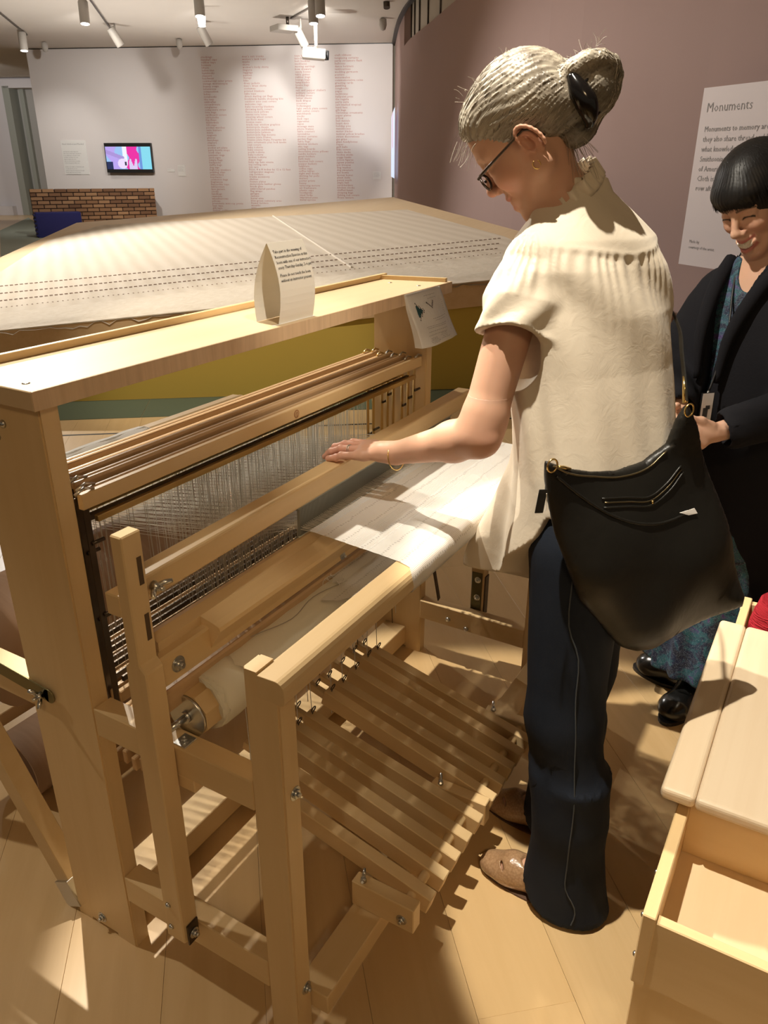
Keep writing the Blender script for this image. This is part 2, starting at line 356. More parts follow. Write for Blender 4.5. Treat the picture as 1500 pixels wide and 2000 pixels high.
wall_panel('wall_label', 'tiny narrow caption label just right of the screen', 'label', 3.38, 3.57, 1.44, 1.51, para(1, 3, 5), 0.018)
wall_panel('wall_label', 'small upright caption label second to the right of the screen', 'label', 3.66, 3.86, 1.34, 1.60, para(6, 4, 6), 0.017)
wall_panel('wall_label', 'small caption label right of the last word column near the mauve wall', 'label', 8.75, 8.95, 1.28, 1.46, para(5, 4, 7), 0.017)

# screen: a wall display showing hands and pink cloth
def vcol_mesh(name, grid, nx, ny, f, m, parent):
    bm = B(); lay = bm.loops.layers.float_color.new('Col')
    vv = [[bm.verts.new(grid(i / nx, j / ny)) for i in range(nx + 1)] for j in range(ny + 1)]
    for j in range(ny):
        for i in range(nx):
            fc = bm.faces.new([vv[j][i], vv[j][i + 1], vv[j + 1][i + 1], vv[j + 1][i]])
            c = f((i + .5) / nx, (j + .5) / ny)
            for l in fc.loops: l[lay] = (*c, 1)
    return fin(name, bm, m, parent)
def screen_mat(name, strength):
    m = mat(name, (0.01, 0.01, 0.01), 0.3); b = m.node_tree.nodes['Principled BSDF']; a = N(m, 'ShaderNodeAttribute', attribute_name='Col')
    L(m, a.outputs['Color'], b.inputs['Emission Color']); b.inputs['Emission Strength'].default_value = strength; return m
M['screen'] = screen_mat('lit_screen', 1.0)
tv = tag(place('television', wp(2.43, 1.42, 0.05)), 'black wall-mounted screen showing hands against pink and turquoise cloth', 'screen')
tilt = 0.02
bm = B(); vs = [bm.verts.new(wp(s, z, o)) for o in (0.13, 0.04) for s, z in ((1.79, 1.42), (3.04, 1.42), (3.04, 2.115), (1.79, 2.115))]
for q in ((0, 1, 2, 3), (7, 6, 5, 4), (0, 4, 5, 1), (1, 5, 6, 2), (2, 6, 7, 3), (3, 7, 4, 0)): bm.faces.new([vs[i] for i in q])
recalc(bm); fin('housing', bm, M['black'], tv)
bm = B(); vs = [bm.verts.new(wp(s, z, o)) for o in (0.04, 0.0) for s, z in ((2.2, 1.6), (2.6, 1.6), (2.6, 1.95), (2.2, 1.95))]
for q in ((0, 1, 2, 3), (7, 6, 5, 4), (0, 4, 5, 1), (1, 5, 6, 2), (2, 6, 7, 3), (3, 7, 4, 0)): bm.faces.new([vs[i] for i in q])
recalc(bm); fin('wall_bracket', bm, M['black'], tv)
def hands(u, v):
    c = (0.30, 0.62, 0.95)
    if u < 0.45: c = (0.34, 0.56, 0.90)
    if 0.46 < u + 0.05 * math.sin(9 * v) < 0.74: c = (0.85, 0.03, 0.38)
    if u > 0.76: c = (0.25, 0.72, 0.88)
    if 0.74 < u < 0.79: c = (0.16, 0.30, 0.72)
    if 0.38 < u < 0.47 and v > 0.25: c = (0.90, 0.92, 1.0)
    if abs((u - 0.16) - 0.10 * math.sin(6 * v)) < 0.10 + 0.05 * math.sin(11 * u): c = (0.50, 0.38, 0.88)
    if abs(v - 0.55 + (u - 0.3) * 0.8) < 0.09 and u < 0.4: c = (0.42, 0.30, 0.70)
    if (u - 0.36) ** 2 / 0.012 + (v - 0.25) ** 2 / 0.05 < 1: c = (0.86, 0.72, 0.98)
    if 0.50 < u < 0.68 and v < 0.32 + 0.16 * math.sin(50 * u): c = (0.72, 0.62, 0.92)
    if u < 0.14 and v < 0.34: c = (0.02, 0.03, 0.10)
    if abs(u - 0.42) < 0.018 and 0.18 < v < 0.34: c = (0.03, 0.03, 0.06)
    return c
vcol_mesh('picture', lambda a, b: wp(1.81 + 1.21 * a, 1.50 + 0.53 * b, 0.131), 72, 36, hands, M['screen'], tv)

# mauve wall, its cream upper panels, dark reveal along the ceiling edge
edge = [(17.751, 9.942), (15.71, 8.694), (14.484, 7.89), (13.548, 7.214), (12.2, 6.12), (10.2, 4.5), (8.4, 2.75), (7.1, 0.85), (5.9, -0.75), (4.2, -3.0), (3.0, -6.5)]
edge = [(p.x, p.y) for p in spline([(a, b, 0) for a, b in edge], 4)]
def offs(pts, d):
    out = []
    for i, p in enumerate(pts):
        a, b = Vector(pts[max(i - 1, 0)]), Vector(pts[min(i + 1, len(pts) - 1)]); t = (b - a).normalized(); out.append((p[0] - t.y * d, p[1] + t.x * d))
    return out
wedge = offs(edge, 0.05)[::-1]
hull_wall('wall_right', wedge, 0, 3.70, 0.3, M['mauve'])
k0 = [i for i, p in enumerate(wedge) if p[0] > 14.55][0]
hull_wall('wall_right_end', wedge[k0 - 1:], 3.70, HC + 0.3, 0.3, M['mauve'])
cream_pts = offs(edge, 0.20)[::-1][:k0]
wu = hull_wall('wall_right_upper', cream_pts, 3.66, HC + 0.6, 0.2, M['cream'])
for i in range(len(cream_pts)):                                    # joints between the cream panels
    if i % 2 == 0 and 12 < cream_pts[i][0] < 15:
        x, y = cream_pts[i]; bm = B(); tube(bm, [(x - 0.01, y + 0.012, 3.70), (x - 0.01, y + 0.012, HC + 0.3)], 0.016, 6); fin('panel_joint', bm, M['darksteel'], wu)
# ceiling follows the curved wall
bm = B(); pl = [(p[0], p[1]) for p in edge] + [(-7.9, -6.5), (-7.9, 33), (24, 33), tuple(wp(-1.0, 0, -6).xy), tuple(wp(0, 0, -0.3).xy), tuple(wp(9.2, 0, -0.3).xy)]
prism(bm, pl, HC, HC + 0.15, 'Z'); recalc(bm); tag(fin('ceiling', bm, M['ceil']), kind='structure')
bm = B(); e2 = offs(edge, -0.03); e3 = offs(edge, 0.05)
for i in range(len(edge) - 1):
    vs = [bm.verts.new((*q, z)) for q, z in ((e2[i], HC - 0.035), (e3[i], HC - 0.035), (e3[i + 1], HC - 0.035), (e2[i + 1], HC - 0.035))]
    ws2 = [bm.verts.new(q.co + Vector((0, 0, 0.1))) for q in vs]
    bm.faces.new(vs); bm.faces.new(ws2[::-1]); bm.faces.new([vs[0], ws2[0], ws2[3], vs[3]]); bm.faces.new([vs[1], vs[2], ws2[2], ws2[1]])
recalc(bm); tag(fin('trim_7', bm, M['black']), kind='structure')
# far corridor beyond the end of the white wall, with its doorway
CP = Vector((18.2, 25.1, 0))
def cp(s, z, off=0.0): return CP + WT * s + WN * off + Vector((0, 0, z))
def cbox(name, m, s0, s1, z0, z1, o0, o1, parent=None, kind='structure'):
    bm = B(); vs = [bm.verts.new(cp(s, z, o)) for o in (o1, o0) for s, z in ((s0, z0), (s1, z0), (s1, z1), (s0, z1))]
    for q in ((0, 1, 2, 3), (7, 6, 5, 4), (0, 4, 5, 1), (1, 5, 6, 2), (2, 6, 7, 3), (3, 7, 4, 0)): bm.faces.new([vs[i] for i in q])
    recalc(bm); o = fin(name, bm, m, parent); return tag(o, kind=kind) if kind else o
cbox('wall_corridor', plaster('corridor_white', (0.62, 0.59, 0.60)), -6, 0.0, 0, 4.2, -0.2, 0)
cbox('wall_corridor_upper', plaster('corridor_grey', (0.42, 0.39, 0.40)), -6, 6, 4.2, 6.2, -0.4, -0.15)
d1 = cbox('door_1', plaster('corridor_door', (0.40, 0.385, 0.36)), 0.10, 3.0, 0, 4.0, -0.55, -0.5)
cbox('door_frame', plaster('corridor_frame', (0.33, 0.34, 0.30)), -0.02, 0.22, 0, 4.0, -0.5, 0.03, d1, None)
cbox('door_frame', bpy.data.materials['corridor_frame'], 0.36, 0.50, 0, 3.94, -0.5, -0.35, d1, None)
cbox('door_lintel', bpy.data.materials['corridor_white'], 0.0, 3.0, 3.94, 4.2, -0.4, 0.03, d1, None)
cbox('baseboard_corridor', bpy.data.materials['corridor_white'], -6, -0.25, 0, 0.30, 0, 0.25)

# projected picture on the mauve wall
ms = mat('projected_picture', (0.4, 0.4, 0.42), 0.9); bmn = ms.node_tree.nodes['Principled BSDF']; aa = N(ms, 'ShaderNodeAttribute', attribute_name='Col')
L(ms, aa.outputs['Color'], bmn.inputs['Emission Color']); bmn.inputs['Emission Strength'].default_value = 0.9
def on_mauve(a, b):
    p = Vector((17.35, 9.665, 0)).lerp(Vector((15.75, 8.66, 0)), a); return p + Vector((-0.33, 0.52, 0)).normalized() * 0.075 + Vector((0, 0, 1.33 + 0.02 * (1 - a) + (1.28 + 0.14 * a ** 0.5) * b))
sc2 = vcol_mesh('wall_screen', on_mauve, 14, 24, lambda u, v: (0.58, 0.72, 0.98) if not (0.15 < u < 0.55 and v > 0.45) else (0.62, 0.50, 0.66), ms, None)
tag(sc2, 'pale blue projected picture on the mauve wall seen edge-on', 'projection')

# text panel on the mauve wall, behind the person in black
MP = Vector((6.9, 0.6, 0)); MD_ = Vector((0.606, 0.7955, 0)).normalized(); MN = Vector((-MD_.y, MD_.x, 0))
def mp(s, z, off): return MP + MD_ * s + MN * off + Vector((0, 0, z))
OFFP = 0.34
bm = B(); vs = [bm.verts.new(mp(s, z, o)) for o in (OFFP, OFFP - 0.03) for s, z in ((-0.10, 0.80), (-1.45, 0.80), (-1.45, 2.13), (-0.10, 2.13))]
for q in ((0, 1, 2, 3), (7, 6, 5, 4), (0, 4, 5, 1), (1, 5, 6, 2), (2, 6, 7, 3), (3, 7, 4, 0)): bm.faces.new([vs[i] for i in q])
recalc(bm); tp = tag(fin('text_panel', bm, mat('panel_pink_white', (0.78, 0.70, 0.70), 0.6)), 'large white text panel on the mauve wall behind the smiling person', 'text panel')
t = B(); text_bm(t, 'Monuments', 0.098, mp(-0.16, 1.955, OFFP + 0.002), -MD_, (0, 0, 1), bold=-0.0008)
for i, ln in enumerate(('Monuments to memory are woven by', 'they also share thread and labor', 'what knowledge is held in cloth', 'Smithsonian American Women', 'of American history and craft', 'Cloth is made on a loom like this', 'row after row by many hands')):
    text_bm(t, ln, 0.058, mp(-0.17, 1.815 - 0.072 * i, OFFP + 0.002), -MD_, (0, 0, 1))
text_bm(t, 'Made by', 0.034, mp(-0.19, 0.98, OFFP + 0.002), -MD_, (0, 0, 1)); text_bm(t, 'courtesy of the artist', 0.034, mp(-0.19, 0.935, OFFP + 0.002), -MD_, (0, 0, 1))
tag(fin('lettering', t, M['print'], tp), kind='stuff')

# brick bench and blue block in the far corner
BA = Vector((12.32, 16.80, 0)); BT = (Vector((14.76, 15.15, 0)) - BA).normalized(); BN = Vector((-BT.y, BT.x, 0)) * -1; BLn = 2.945
M['brick'] = mat('brick_clay', (0.27, 0.15, 0.075), 0.9); nd = M['brick']; oi = N(nd, 'ShaderNodeObjectInfo'); rp = ramp(nd, ((0.0, (0.15, 0.075, 0.038)), (0.5, (0.26, 0.14, 0.07)), (1.0, (0.37, 0.215, 0.11))))
L(nd, oi.outputs['Random'], rp.inputs[0]); L(nd, rp.outputs[0], nd.node_tree.nodes['Principled BSDF'].inputs['Base Color'])
M['mortar'] = mat('dark_mortar', (0.035, 0.018, 0.012), 0.95)
ang = math.atan2(BT.y, BT.x)
bw = tag(place('brick_wall', BA), 'low wall of dark-jointed brown bricks below the lit screen', 'wall')
core = B(); bx(core, 0.02, BLn - 0.02, 0.02, 0.40, 0, 1.05, 0); co = fin('core', core, M['mortar'], bw); co.data.transform(Matrix.Translation(BA)); co.location = (0, 0, 0); co.rotation_euler = (0, 0, ang)
bm = B(); bx(bm, 0.011, 0.269, 0, 0.10, 0.009, 0.081, 0.004); br = bpy.data.meshes.new('brick'); bm.to_mesh(br); bm.free(); br.materials.append(M['brick'])
bm = B(); bx(bm, 0.011, 0.129, 0, 0.10, 0.009, 0.081, 0.004); brh = bpy.data.meshes.new('half_brick'); bm.to_mesh(brh); bm.free(); brh.materials.append(M['brick'])
for r in range(12):
    x = -0.14 if r % 2 else 0.0; z = 1.072 - 0.0893 * (r + 1)
    k = 0
    while x < BLn - 0.05:
        half = (x < -0.01) or (x + 0.28 > BLn + 0.01); xx = max(x, 0)
        if x + 0.28 > BLn + 0.15: break
        o = bpy.data.objects.new('brick', brh if half else br); COL.objects.link(o); o.parent = bw
        p = BT * xx - BN * 0 ; o.location = (p.x, p.y, max(z, 0)); o.rotation_euler = (0, 0, ang)
        x += 0.28
M['blue'] = mat('blue_paint', (0.012, 0.016, 0.135), 0.55)
bl = B(); bx(bl, 0, 1.02, -0.52, -0.06, 0.0, 0.56, 0.01)
for k in range(6): bx(bl, -0.035, 0.0, -0.52, -0.06, 0.03 + k * 0.09, 0.075 + k * 0.09, 0.004)
for v in bl.verts: v.co = BA + BT * (v.co.x + 0.02) + Vector((-BT.y, BT.x, 0)) * v.co.y + Vector((0, 0, v.co.z))
tag(fin('blue_block', bl, M['blue']), 'deep blue block with stepped left edge in front of the bricks', 'block')

# ceiling lights, tracks, projector
M['fit'] = mat('fixture_white', (0.44, 0.41, 0.37), 0.5); M['lamp'] = mat('lamp_face', (1, 1, 1), 0.3, emit=(1, 0.98, 0.93), estr=7.0)
def downlight(loc, d, label, lit=True, ln=0.34, r=0.085):
    d = Vector(d).normalized(); c = Vector(loc); e = tag(place('track_spotlight', c), label, 'spotlight')
    bm = B(); tube(bm, [c - d * ln * 0.55, c - d * ln * 0.5, c + d * ln * 0.45, c + d * ln * 0.5], [r * 0.9, r, r, r * 0.96], 16); fin('housing', bm, M['fit'], e, smooth=False)
    bm = B(); tube(bm, [c + d * ln * 0.46, c + d * (ln * 0.5 + 0.004)], r * 0.86, 16); fin('lamp_lens', bm, M['lamp'] if lit else M['black'], e)
    bm = B(); tube(bm, [(c.x, c.y, c.z + 0.02), (c.x, c.y, HC)], 0.018, 8); fin('stem', bm, M['fit'], e)
    return e
downlight((10.45, 12.02, 4.02), (-0.12, -0.1, -1), 'lit white track spotlight at upper left over the word wall'),
downlight((12.18, 15.98, 4.02), (-0.1, -0.1, -1), 'lit white track spotlight at far left near the doorway'),
downlight((10.95, 9.80, 4.03), (-0.15, -0.12, -1), 'lit white track spotlight top centre, upper one of two close together')
downlight((12.05, 10.75, 4.10), (-0.1, -0.1, -1), 'lit white track spotlight top centre, lower one of two close together', r=0.075)
downlight((11.86, 7.98, 4.02), (-0.15, -0.12, -1), 'lit white track spotlight right of pair above the projector')
downlight((12.40, 8.50, 4.02), (-0.1, -0.1, -1), 'lit white track spotlight left of pair above the projector')
downlight((13.25, 11.76, 3.98), (0.55, -0.25, -1), 'white track spotlight tilted toward word wall, dark side to us', False)
downlight((12.60, 13.60, 4.0), (0.5, -0.2, -0.9), 'white track spotlight at the end of the left ceiling slot', False)
downlight((14.05, 9.95, 3.92), (0.55, -0.3, -1), 'white track spotlight tilted beside the projector mount', False)
def track(a, b, label):
    bm = B(); tube(bm, [(*a, HC - 0.022), (*b, HC - 0.022)], 0.02, 4); tag(fin('lighting_track', bm, M['darksteel']), label, 'track')
track((9.4, 10.9), (12.9, 14.05), 'dark track slot in ceiling at upper left')
track((10.2, 14.1), (12.6, 16.35), 'dark track slot in ceiling at the far left')
track((11.6, 7.1), (13.8, 10.0), 'dark track slot in ceiling leading to projector')
for (x, y, lab) in ((14.78, 8.48, 'small white dome sensor on ceiling near curved wall'), (14.78, 13.9, 'small white hanging sensor above the word wall'), (13.6, 17.05, 'small white twin lamp unit above wall end')):
    bm = B(); lathe(bm, (x, y, 0), ((0.02, HC), (0.07, HC - 0.02), (0.075, HC - 0.12), (0.05, HC - 0.2), (0.01, HC - 0.22)), 14); recalc(bm); tag(fin('ceiling_sensor', bm, M['fit']), lab, 'sensor')
bm = B(); tube(bm, [(13.387, 7.592, HC), (13.36, 7.57, HC - 0.1)], 0.06, 12); tag(fin('ceiling_camera', bm, M['darksteel']), 'small dark round lamp at ceiling edge by the curved wall', 'camera')
pj = tag(place('projector', (13.4, 9.2, 3.55)), 'grey projector hanging from a white pole before the word wall', 'projector')
bm = B(); tube(bm, [(13.55, 9.25, 3.66), (13.55, 9.25, HC)], 0.035, 12); lathe(bm, (13.55, 9.25, 0), ((0.09, HC - 0.02), (0.09, HC)), 16); fin('pole', bm, M['fit'], pj)
rotp = Matrix.Translation((13.53, 9.27, 3.545)) @ Matrix.Rotation(math.atan2(-0.80, 0.6), 4, 'Z') @ Matrix.Rotation(0.06, 4, 'Y')
bm = B(); bx(bm, -0.24, 0.20, -0.17, 0.17, -0.085, 0.085, 0.012, mtx=rotp); fin('housing', bm, mat('projector_grey', (0.42, 0.38, 0.33), 0.5), pj)
bm = B(); vs = tube(bm, [(0.20, 0, 0), (0.27, 0, 0)], [0.088, 0.08], 16); bmesh.ops.transform(bm, matrix=rotp, verts=bm.verts); fin('lens', bm, M['black'], pj)
bm = B(); bx(bm, -0.25, 0.05, -0.16, 0.16, 0.087, 0.105, 0.004, mtx=rotp); bx(bm, -0.04, 0.04, -0.05, 0.05, 0.09, 0.14, 0.01, mtx=rotp); fin('bracket', bm, M['darksteel'], pj)
pb = tag(place('ceiling_box', (13.75, 10.05, 4.1)), 'white flat box hung under the ceiling beside projector', 'box')
bm = B(); bx(bm, -0.22, 0.22, -0.2, 0.2, -0.05, 0.05, 0.008, mtx=Matrix.Translation((13.72, 10.12, 4.05)) @ Matrix.Rotation(-0.5, 4, 'Z')); fin('housing', bm, M['fit'], pb)
bm = B(); tube(bm, [(13.75, 10.05, 4.1), (13.75, 10.05, HC)], 0.03, 8); fin('stem', bm, M['darksteel'], pb)

# ------------------------------------------------------------------ big sloping platform with woven top
A3, B3, C3 = Vector((2.591, 4.385, 0.518)), Vector((4.703, 1.663, 0.81)), Vector((10.091, 5.555, 1.15))
pn = (B3 - A3).cross(C3 - A3).normalized()
def pz(x, y): return A3.z - (pn.x * (x - A3.x) + pn.y * (y - A3.y)) / pn.z
corners = [(1.75, 5.47), (5.39, 0.77), (10.091, 5.555), (7.723, 9.692)]
plat = tag(place('exhibit_platform', (5.5, 5.0, 0)), 'large sloping maple platform with olive base behind the loom', 'platform')
def inset(poly, d):
    out = []; n = len(poly)
    for i in range(n):
        a, b, c = Vector(poly[i - 1]), Vector(poly[i]), Vector(poly[(i + 1) % n]); e1, e2 = (b - a).normalized(), (c - b).normalized()
        n1, n2 = Vector((-e1.y, e1.x)), Vector((-e2.y, e2.x)); k = d / (1 + n1.dot(n2)); p = b + (n1 + n2) * k; out.append((p.x, p.y))
    return out
def slab(name, poly, zlo, zhi, m):
    bm = B(); lo = [bm.verts.new((x, y, zlo(x, y))) for x, y in poly]; hi = [bm.verts.new((x, y, zhi(x, y))) for x, y in poly]; n = len(poly)
    bm.faces.new(hi); bm.faces.new(lo[::-1])
    for i in range(n): bm.faces.new([lo[i], lo[(i + 1) % n], hi[(i + 1) % n], hi[i]])
    recalc(bm); return fin(name, bm, m, plat)
slab('base', inset(corners, 0.03), lambda x, y: 0.0, lambda x, y: pz(x, y) - 0.17, M['olive'])
M['fascia'] = wood('fascia_wood', (0.70, 0.50, 0.30), (0.62, 0.42, 0.23), 'X', 0.5)
slab('top_frame', corners, lambda x, y: pz(x, y) - 0.18, lambda x, y: pz(x, y) - 0.006, M['fascia'])
slab('top_border', corners, lambda x, y: pz(x, y) - 0.006, lambda x, y: pz(x, y), M['birch'])
# woven field
wv = mat('woven_cream', (0.66, 0.57, 0.45), 0.9, spec=0.1); vv = coords(wv, (1, 1, 1), 'Object', (0, 0, math.radians(-52)))
wv1 = N(wv, 'ShaderNodeTexWave', wave_type='BANDS', bands_direction='X'); wv1.inputs['Scale'].default_value = 8.5; wv1.inputs['Distortion'].default_value = 0.6
wv2 = N(wv, 'ShaderNodeTexWave', wave_type='BANDS', bands_direction='Y'); wv2.inputs['Scale'].default_value = 2.0; wv2.inputs['Distortion'].default_value = 1.0
L(wv, vv.outputs[0], wv1.inputs['Vector']); L(wv, vv.outputs[0], wv2.inputs['Vector']); nz = noise(wv, vv, 9, 4)
c = mixc(wv, wv1.outputs['Fac'], (0.60, 0.52, 0.41), (0.74, 0.665, 0.56)); c = mixc(wv, nz.outputs['Fac'], c, (0.66, 0.575, 0.46)); c = mixc(wv, 0.25, c, mixc(wv, wv2.outputs['Fac'], (0.52, 0.43, 0.32), (0.76, 0.68, 0.57)))
L(wv, c, wv.node_tree.nodes['Principled BSDF'].inputs['Base Color']); bump(wv, wv1.outputs['Fac'], 0.5, 0.004)
field = [(1.95, 5.22), (5.12, 1.05), (5.50, 1.45), (6.55, 2.33), (8.60, 4.50), (7.42, 8.82), (6.10, 8.30), (3.95, 6.46)]
tex = tag(place('woven_textile', (5.2, 4.6, pz(5.2, 4.6))), 'cream woven textile stretched over the sloping platform', 'textile')
bm = B(); hi = [bm.verts.new((x, y, pz(x, y) + 0.007)) for x, y in field]; lo = [bm.verts.new((x, y, pz(x, y))) for x, y in field]
bm.faces.new(hi); bm.faces.new(lo[::-1])
for i in range(len(field)): bm.faces.new([lo[i], lo[(i + 1) % len(field)], hi[(i + 1) % len(field)], hi[i]])
recalc(bm); fin('cloth', bm, wv, tex)
# un-napped loose fibre along the near edge, hanging a little over it
nap = mat('loose_fibre', (0.66, 0.56, 0.43), 0.95, spec=0.1); nv = coords(nap); n1 = noise(nap, nv, 22, 5); n2 = noise(nap, nv, 3, 3)
L(nap, mixc(nap, n1.outputs['Fac'], (0.62, 0.53, 0.41), (0.78, 0.71, 0.60)), nap.node_tree.nodes['Principled BSDF'].inputs['Base Color']); bump(nap, n1.outputs['Fac'], 0.6, 0.01)
bm = B(); rr = random.Random(5); K = 120; rows = []
for i in range(K + 1):
    t = i / K; a = Vector((1.72, 5.50, 0)).lerp(Vector((5.38, 0.75, 0)), t); inn = Vector((2.15, 5.75, 0)).lerp(Vector((5.78, 1.62, 0)), t); ring = []
    for j in range(7):
        q = a.lerp(inn, j / 6); z = pz(q.x, q.y) + 0.012 + 0.010 * rr.random() - (0.02 + 0.035 * rr.random() if j == 0 else 0); ring.append(bm.verts.new((q.x, q.y, z)))
    rows.append(ring)
for a, b in zip(rows, rows[1:]):
    for j in range(6): f = bm.faces.new([a[j], b[j], b[j + 1], a[j + 1]]); f.smooth = True
recalc(bm); fin('loose_fibre', bm, nap, tex)
M['stitch'] = mat('brown_stitch_thread', (0.26, 0.15, 0.10), 0.9)
for a, b in (((3.74, 5.98), (6.43, 2.30)), ((3.50, 5.65), (6.15, 2.20)), ((3.28, 5.35), (5.90, 2.11)), ((3.10, 5.08), (5.70, 1.98))):
    bm = B(); n = 105; fi = (b[1] > 1.99); 
    for i in range(n):
        p, q = Vector(a).lerp(Vector(b), i / n), Vector(a).lerp(Vector(b), (i + (0.62 if fi else 0.3)) / n)
        P, Q = Vector((p.x, p.y, pz(*p) + 0.012)), Vector((q.x, q.y, pz(*q) + 0.012)); tube(bm, [P, Q], 0.0042 if fi else 0.0026, 4)
    tag(fin('stitch_row', bm, M['stitch'], tex), kind='stuff')
bm = B(); sp = [Vector((8.15, 6.3)).lerp(Vector((4.95, 3.02)), i / 30) for i in range(31)]
tube(bm, [(p.x, p.y, pz(p.x, p.y) + 0.010) for p in sp], 0.012, 4); fin('seam', bm, mat('pale_seam', (0.74, 0.66, 0.55), 0.9), tex)
# ------------------------------------------------------------------ the floor loom (x runs from its near end to its far end, y from weaver to back)
loom = tag(place('floor_loom', (0.67, 0.55, 0)), 'pale maple floor loom with overhead shelf, treadles and half-woven white cloth', 'loom')
W = 1.3475; TC = 0.0375; TP = 0.042
YC0, YC1 = 0.4386, 0.620
def post_notched(name, x0, x1, y0, y1, z1):
    bm = B(); pts = [(y0, 0), (y0 + 0.055, 0), (y0 + 0.055, 0.009), (y1 - 0.045, 0.009), (y1 - 0.045, 0), (y1, 0), (y1, z1), (y0, z1)]
    prism(bm, pts, x0, x1, 'X'); recalc(bm)
    es = [e for e in bm.edges if abs((e.verts[0].co - e.verts[1].co).z) > 0.3]; bmesh.ops.bevel(bm, geom=es, offset=0.003, segments=2, affect='EDGES')
    return fin(name, bm, M['wz'], loom)
def bolt(parent, c, axis, r=0.008, l=0.006, hexed=True, m='steel'):
    bm = B(); c = Vector(c); a = Vector(axis).normalized()
    tube(bm, [c, c + a * 0.0015], r * 1.55, 14); tube(bm, [c + a * 0.0015, c + a * l], r, 6 if hexed else 12); tube(bm, [c + a * l, c + a * (l + 0.005)], r * 0.5, 8)
    return fin('bolt', bm, M[m], parent)
def rivet(parent, c, axis, r=0.006):
    bm = B(); c = Vector(c); a = Vector(axis).normalized(); tube(bm, [c, c + a * r * 0.5, c + a * r * 0.8], [r, r * 0.8, r * 0.3], 12); return fin('bolt', bm, M['steel'], parent)
def wingnut(parent, c, axis, side, s=1.0):
    bm = B(); c = Vector(c); a = Vector(axis).normalized(); sd = Vector(side).normalized()
    tube(bm, [c, c + a * 0.012 * s], [0.008 * s, 0.0055 * s], 10); tube(bm, [c + a * 0.010 * s, c + a * 0.020 * s], 0.0035 * s, 8)
    for k in (-1, 1):
        tube(bm, [c + a * 0.006 * s + sd * k * 0.004 * s, c + a * 0.012 * s + sd * k * 0.013 * s, c + a * 0.019 * s + sd * k * 0.020 * s], [0.004 * s, 0.0045 * s, 0.003 * s], 8)
    return fin('wing_nut', bm, M['steel'], parent)
cp0 = post_notched('castle_post', 0, TC, YC0, YC1, 1.207); cp1 = post_notched('castle_post', 1.310, W, YC0, YC1, 1.207)
bolt(cp0, (0, 0.538, 0.031), (-1, 0, 0)); 
for y in (0.534, 0.555): rivet(cp0, (0, y, 1.169 - (y - 0.534) * 1.2), (-1, 0, 0), 0.007)
# overhead shelf
sh = box('shelf', M['birch'], loom, -0.0127, 1.450, 0.431, 0.655, 1.207, 1.2384, 0.0015)
box('shelf_edge', wood('figured_maple', (0.70, 0.53, 0.36), (0.44, 0.31, 0.20), 'Z', 0.4, 2.2), sh, -0.0127, 1.450, 0.4290, 0.4312, 1.207, 1.2384, 0.0005)
box('back_rail', M['wx'], loom, -0.0127, 1.425, 0.640, 0.652, 1.2384, 1.2525, 0.001)
bm = B(); prism(bm, [(1.385, 0.652), (1.397, 0.652), (1.437, 0.440), (1.425, 0.440)], 1.2384, 1.2500, 'Z'); recalc(bm); fin('end_rail', bm, M['wy'], loom)
for p in ((0.018, 0.482), (0.03, 0.60), (1.333, 0.577), (1.318, 0.473)):
    bm = B(); lathe(bm, (p[0], p[1], 0), ((0.0065, 1.238), (0.0065, 1.2392), (0.003, 1.2397)), 14); recalc(bm); fin('screw', bm, M['steel'], sh)
# front posts and breast beam
fps = []
for x in (0, W - TP):
    bm = B(); pts = [(0.0, 0), (0.0656, 0), (0.0656, 0.862), (0.0394, 0.862), (0.0394, 0.818), (0.0, 0.818)]
    prism(bm, pts, x, x + TP, 'X'); recalc(bm); es = [e for e in bm.edges if abs((e.verts[0].co - e.verts[1].co).z) > 0.6]; bmesh.ops.bevel(bm, geom=es, offset=0.003, segments=2, affect='EDGES')
    fps.append(fin('front_post', bm, M['wz'], loom))
prof = [(0.0394, 0.8175), (0.0394, 0.858), (0.004, 0.859)] + [(-0.012 + 0.016 * (1 - math.sin(a)), 0.842 + 0.017 * math.cos(a)) for a in (0.3, 0.7, 1.1, 1.45)] + [(-0.0125, 0.832)] + [(-0.012 + 0.010 * (1 - math.cos(a)), 0.826 - 0.009 * math.sin(a)) for a in (0.3, 0.8, 1.4)]
bm = B(); prism(bm, prof, -0.001, W + 0.001, 'X'); recalc(bm); bmesh.ops.bevel(bm, geom=[e for e in bm.edges if e.calc_length() < 0.08], offset=0.0006, segments=1, affect='EDGES'); fin('breast_beam', bm, M['wx'], loom)
bolt(fps[0], (0.027, 0.0, 0.625), (0, -1, 0)); bolt(fps[0], (0.027, 0.0, 0.155), (0, -1, 0)); 
# side beams, upper and lower, both ends
for x in (0, W - TP):
    box('side_beam', M['wy'], loom, x, x + TP, 0.0656, YC0, 0.576, 0.638); box('side_beam', M['wy'], loom, x, x + TP, 0.0656, YC0, 0.142, 0.2097)
    box('side_beam', M['wy'], loom, x, x + TP, YC1, 1.12, 0.576, 0.638)
    box('tenon', M['wy'], loom, x + 0.001, x + TP - 0.001, 0.20, 0.275, 0.548, 0.576)
box('front_stretcher', M['wx'], loom, TP, W - TP, -0.037, 0.032, 0.085, 0.133)
box('castle_stretcher', M['wx'], loom, TC, 1.31, 0.495, 0.575, 0.020, 0.088)
for y, x in ((0.332, 1.306), (0.265, 1.306)): rivet(loom, (x - 0.0005, y, 0.168 if y > 0.3 else 0.152), (-1, 0, 0), 0.009)
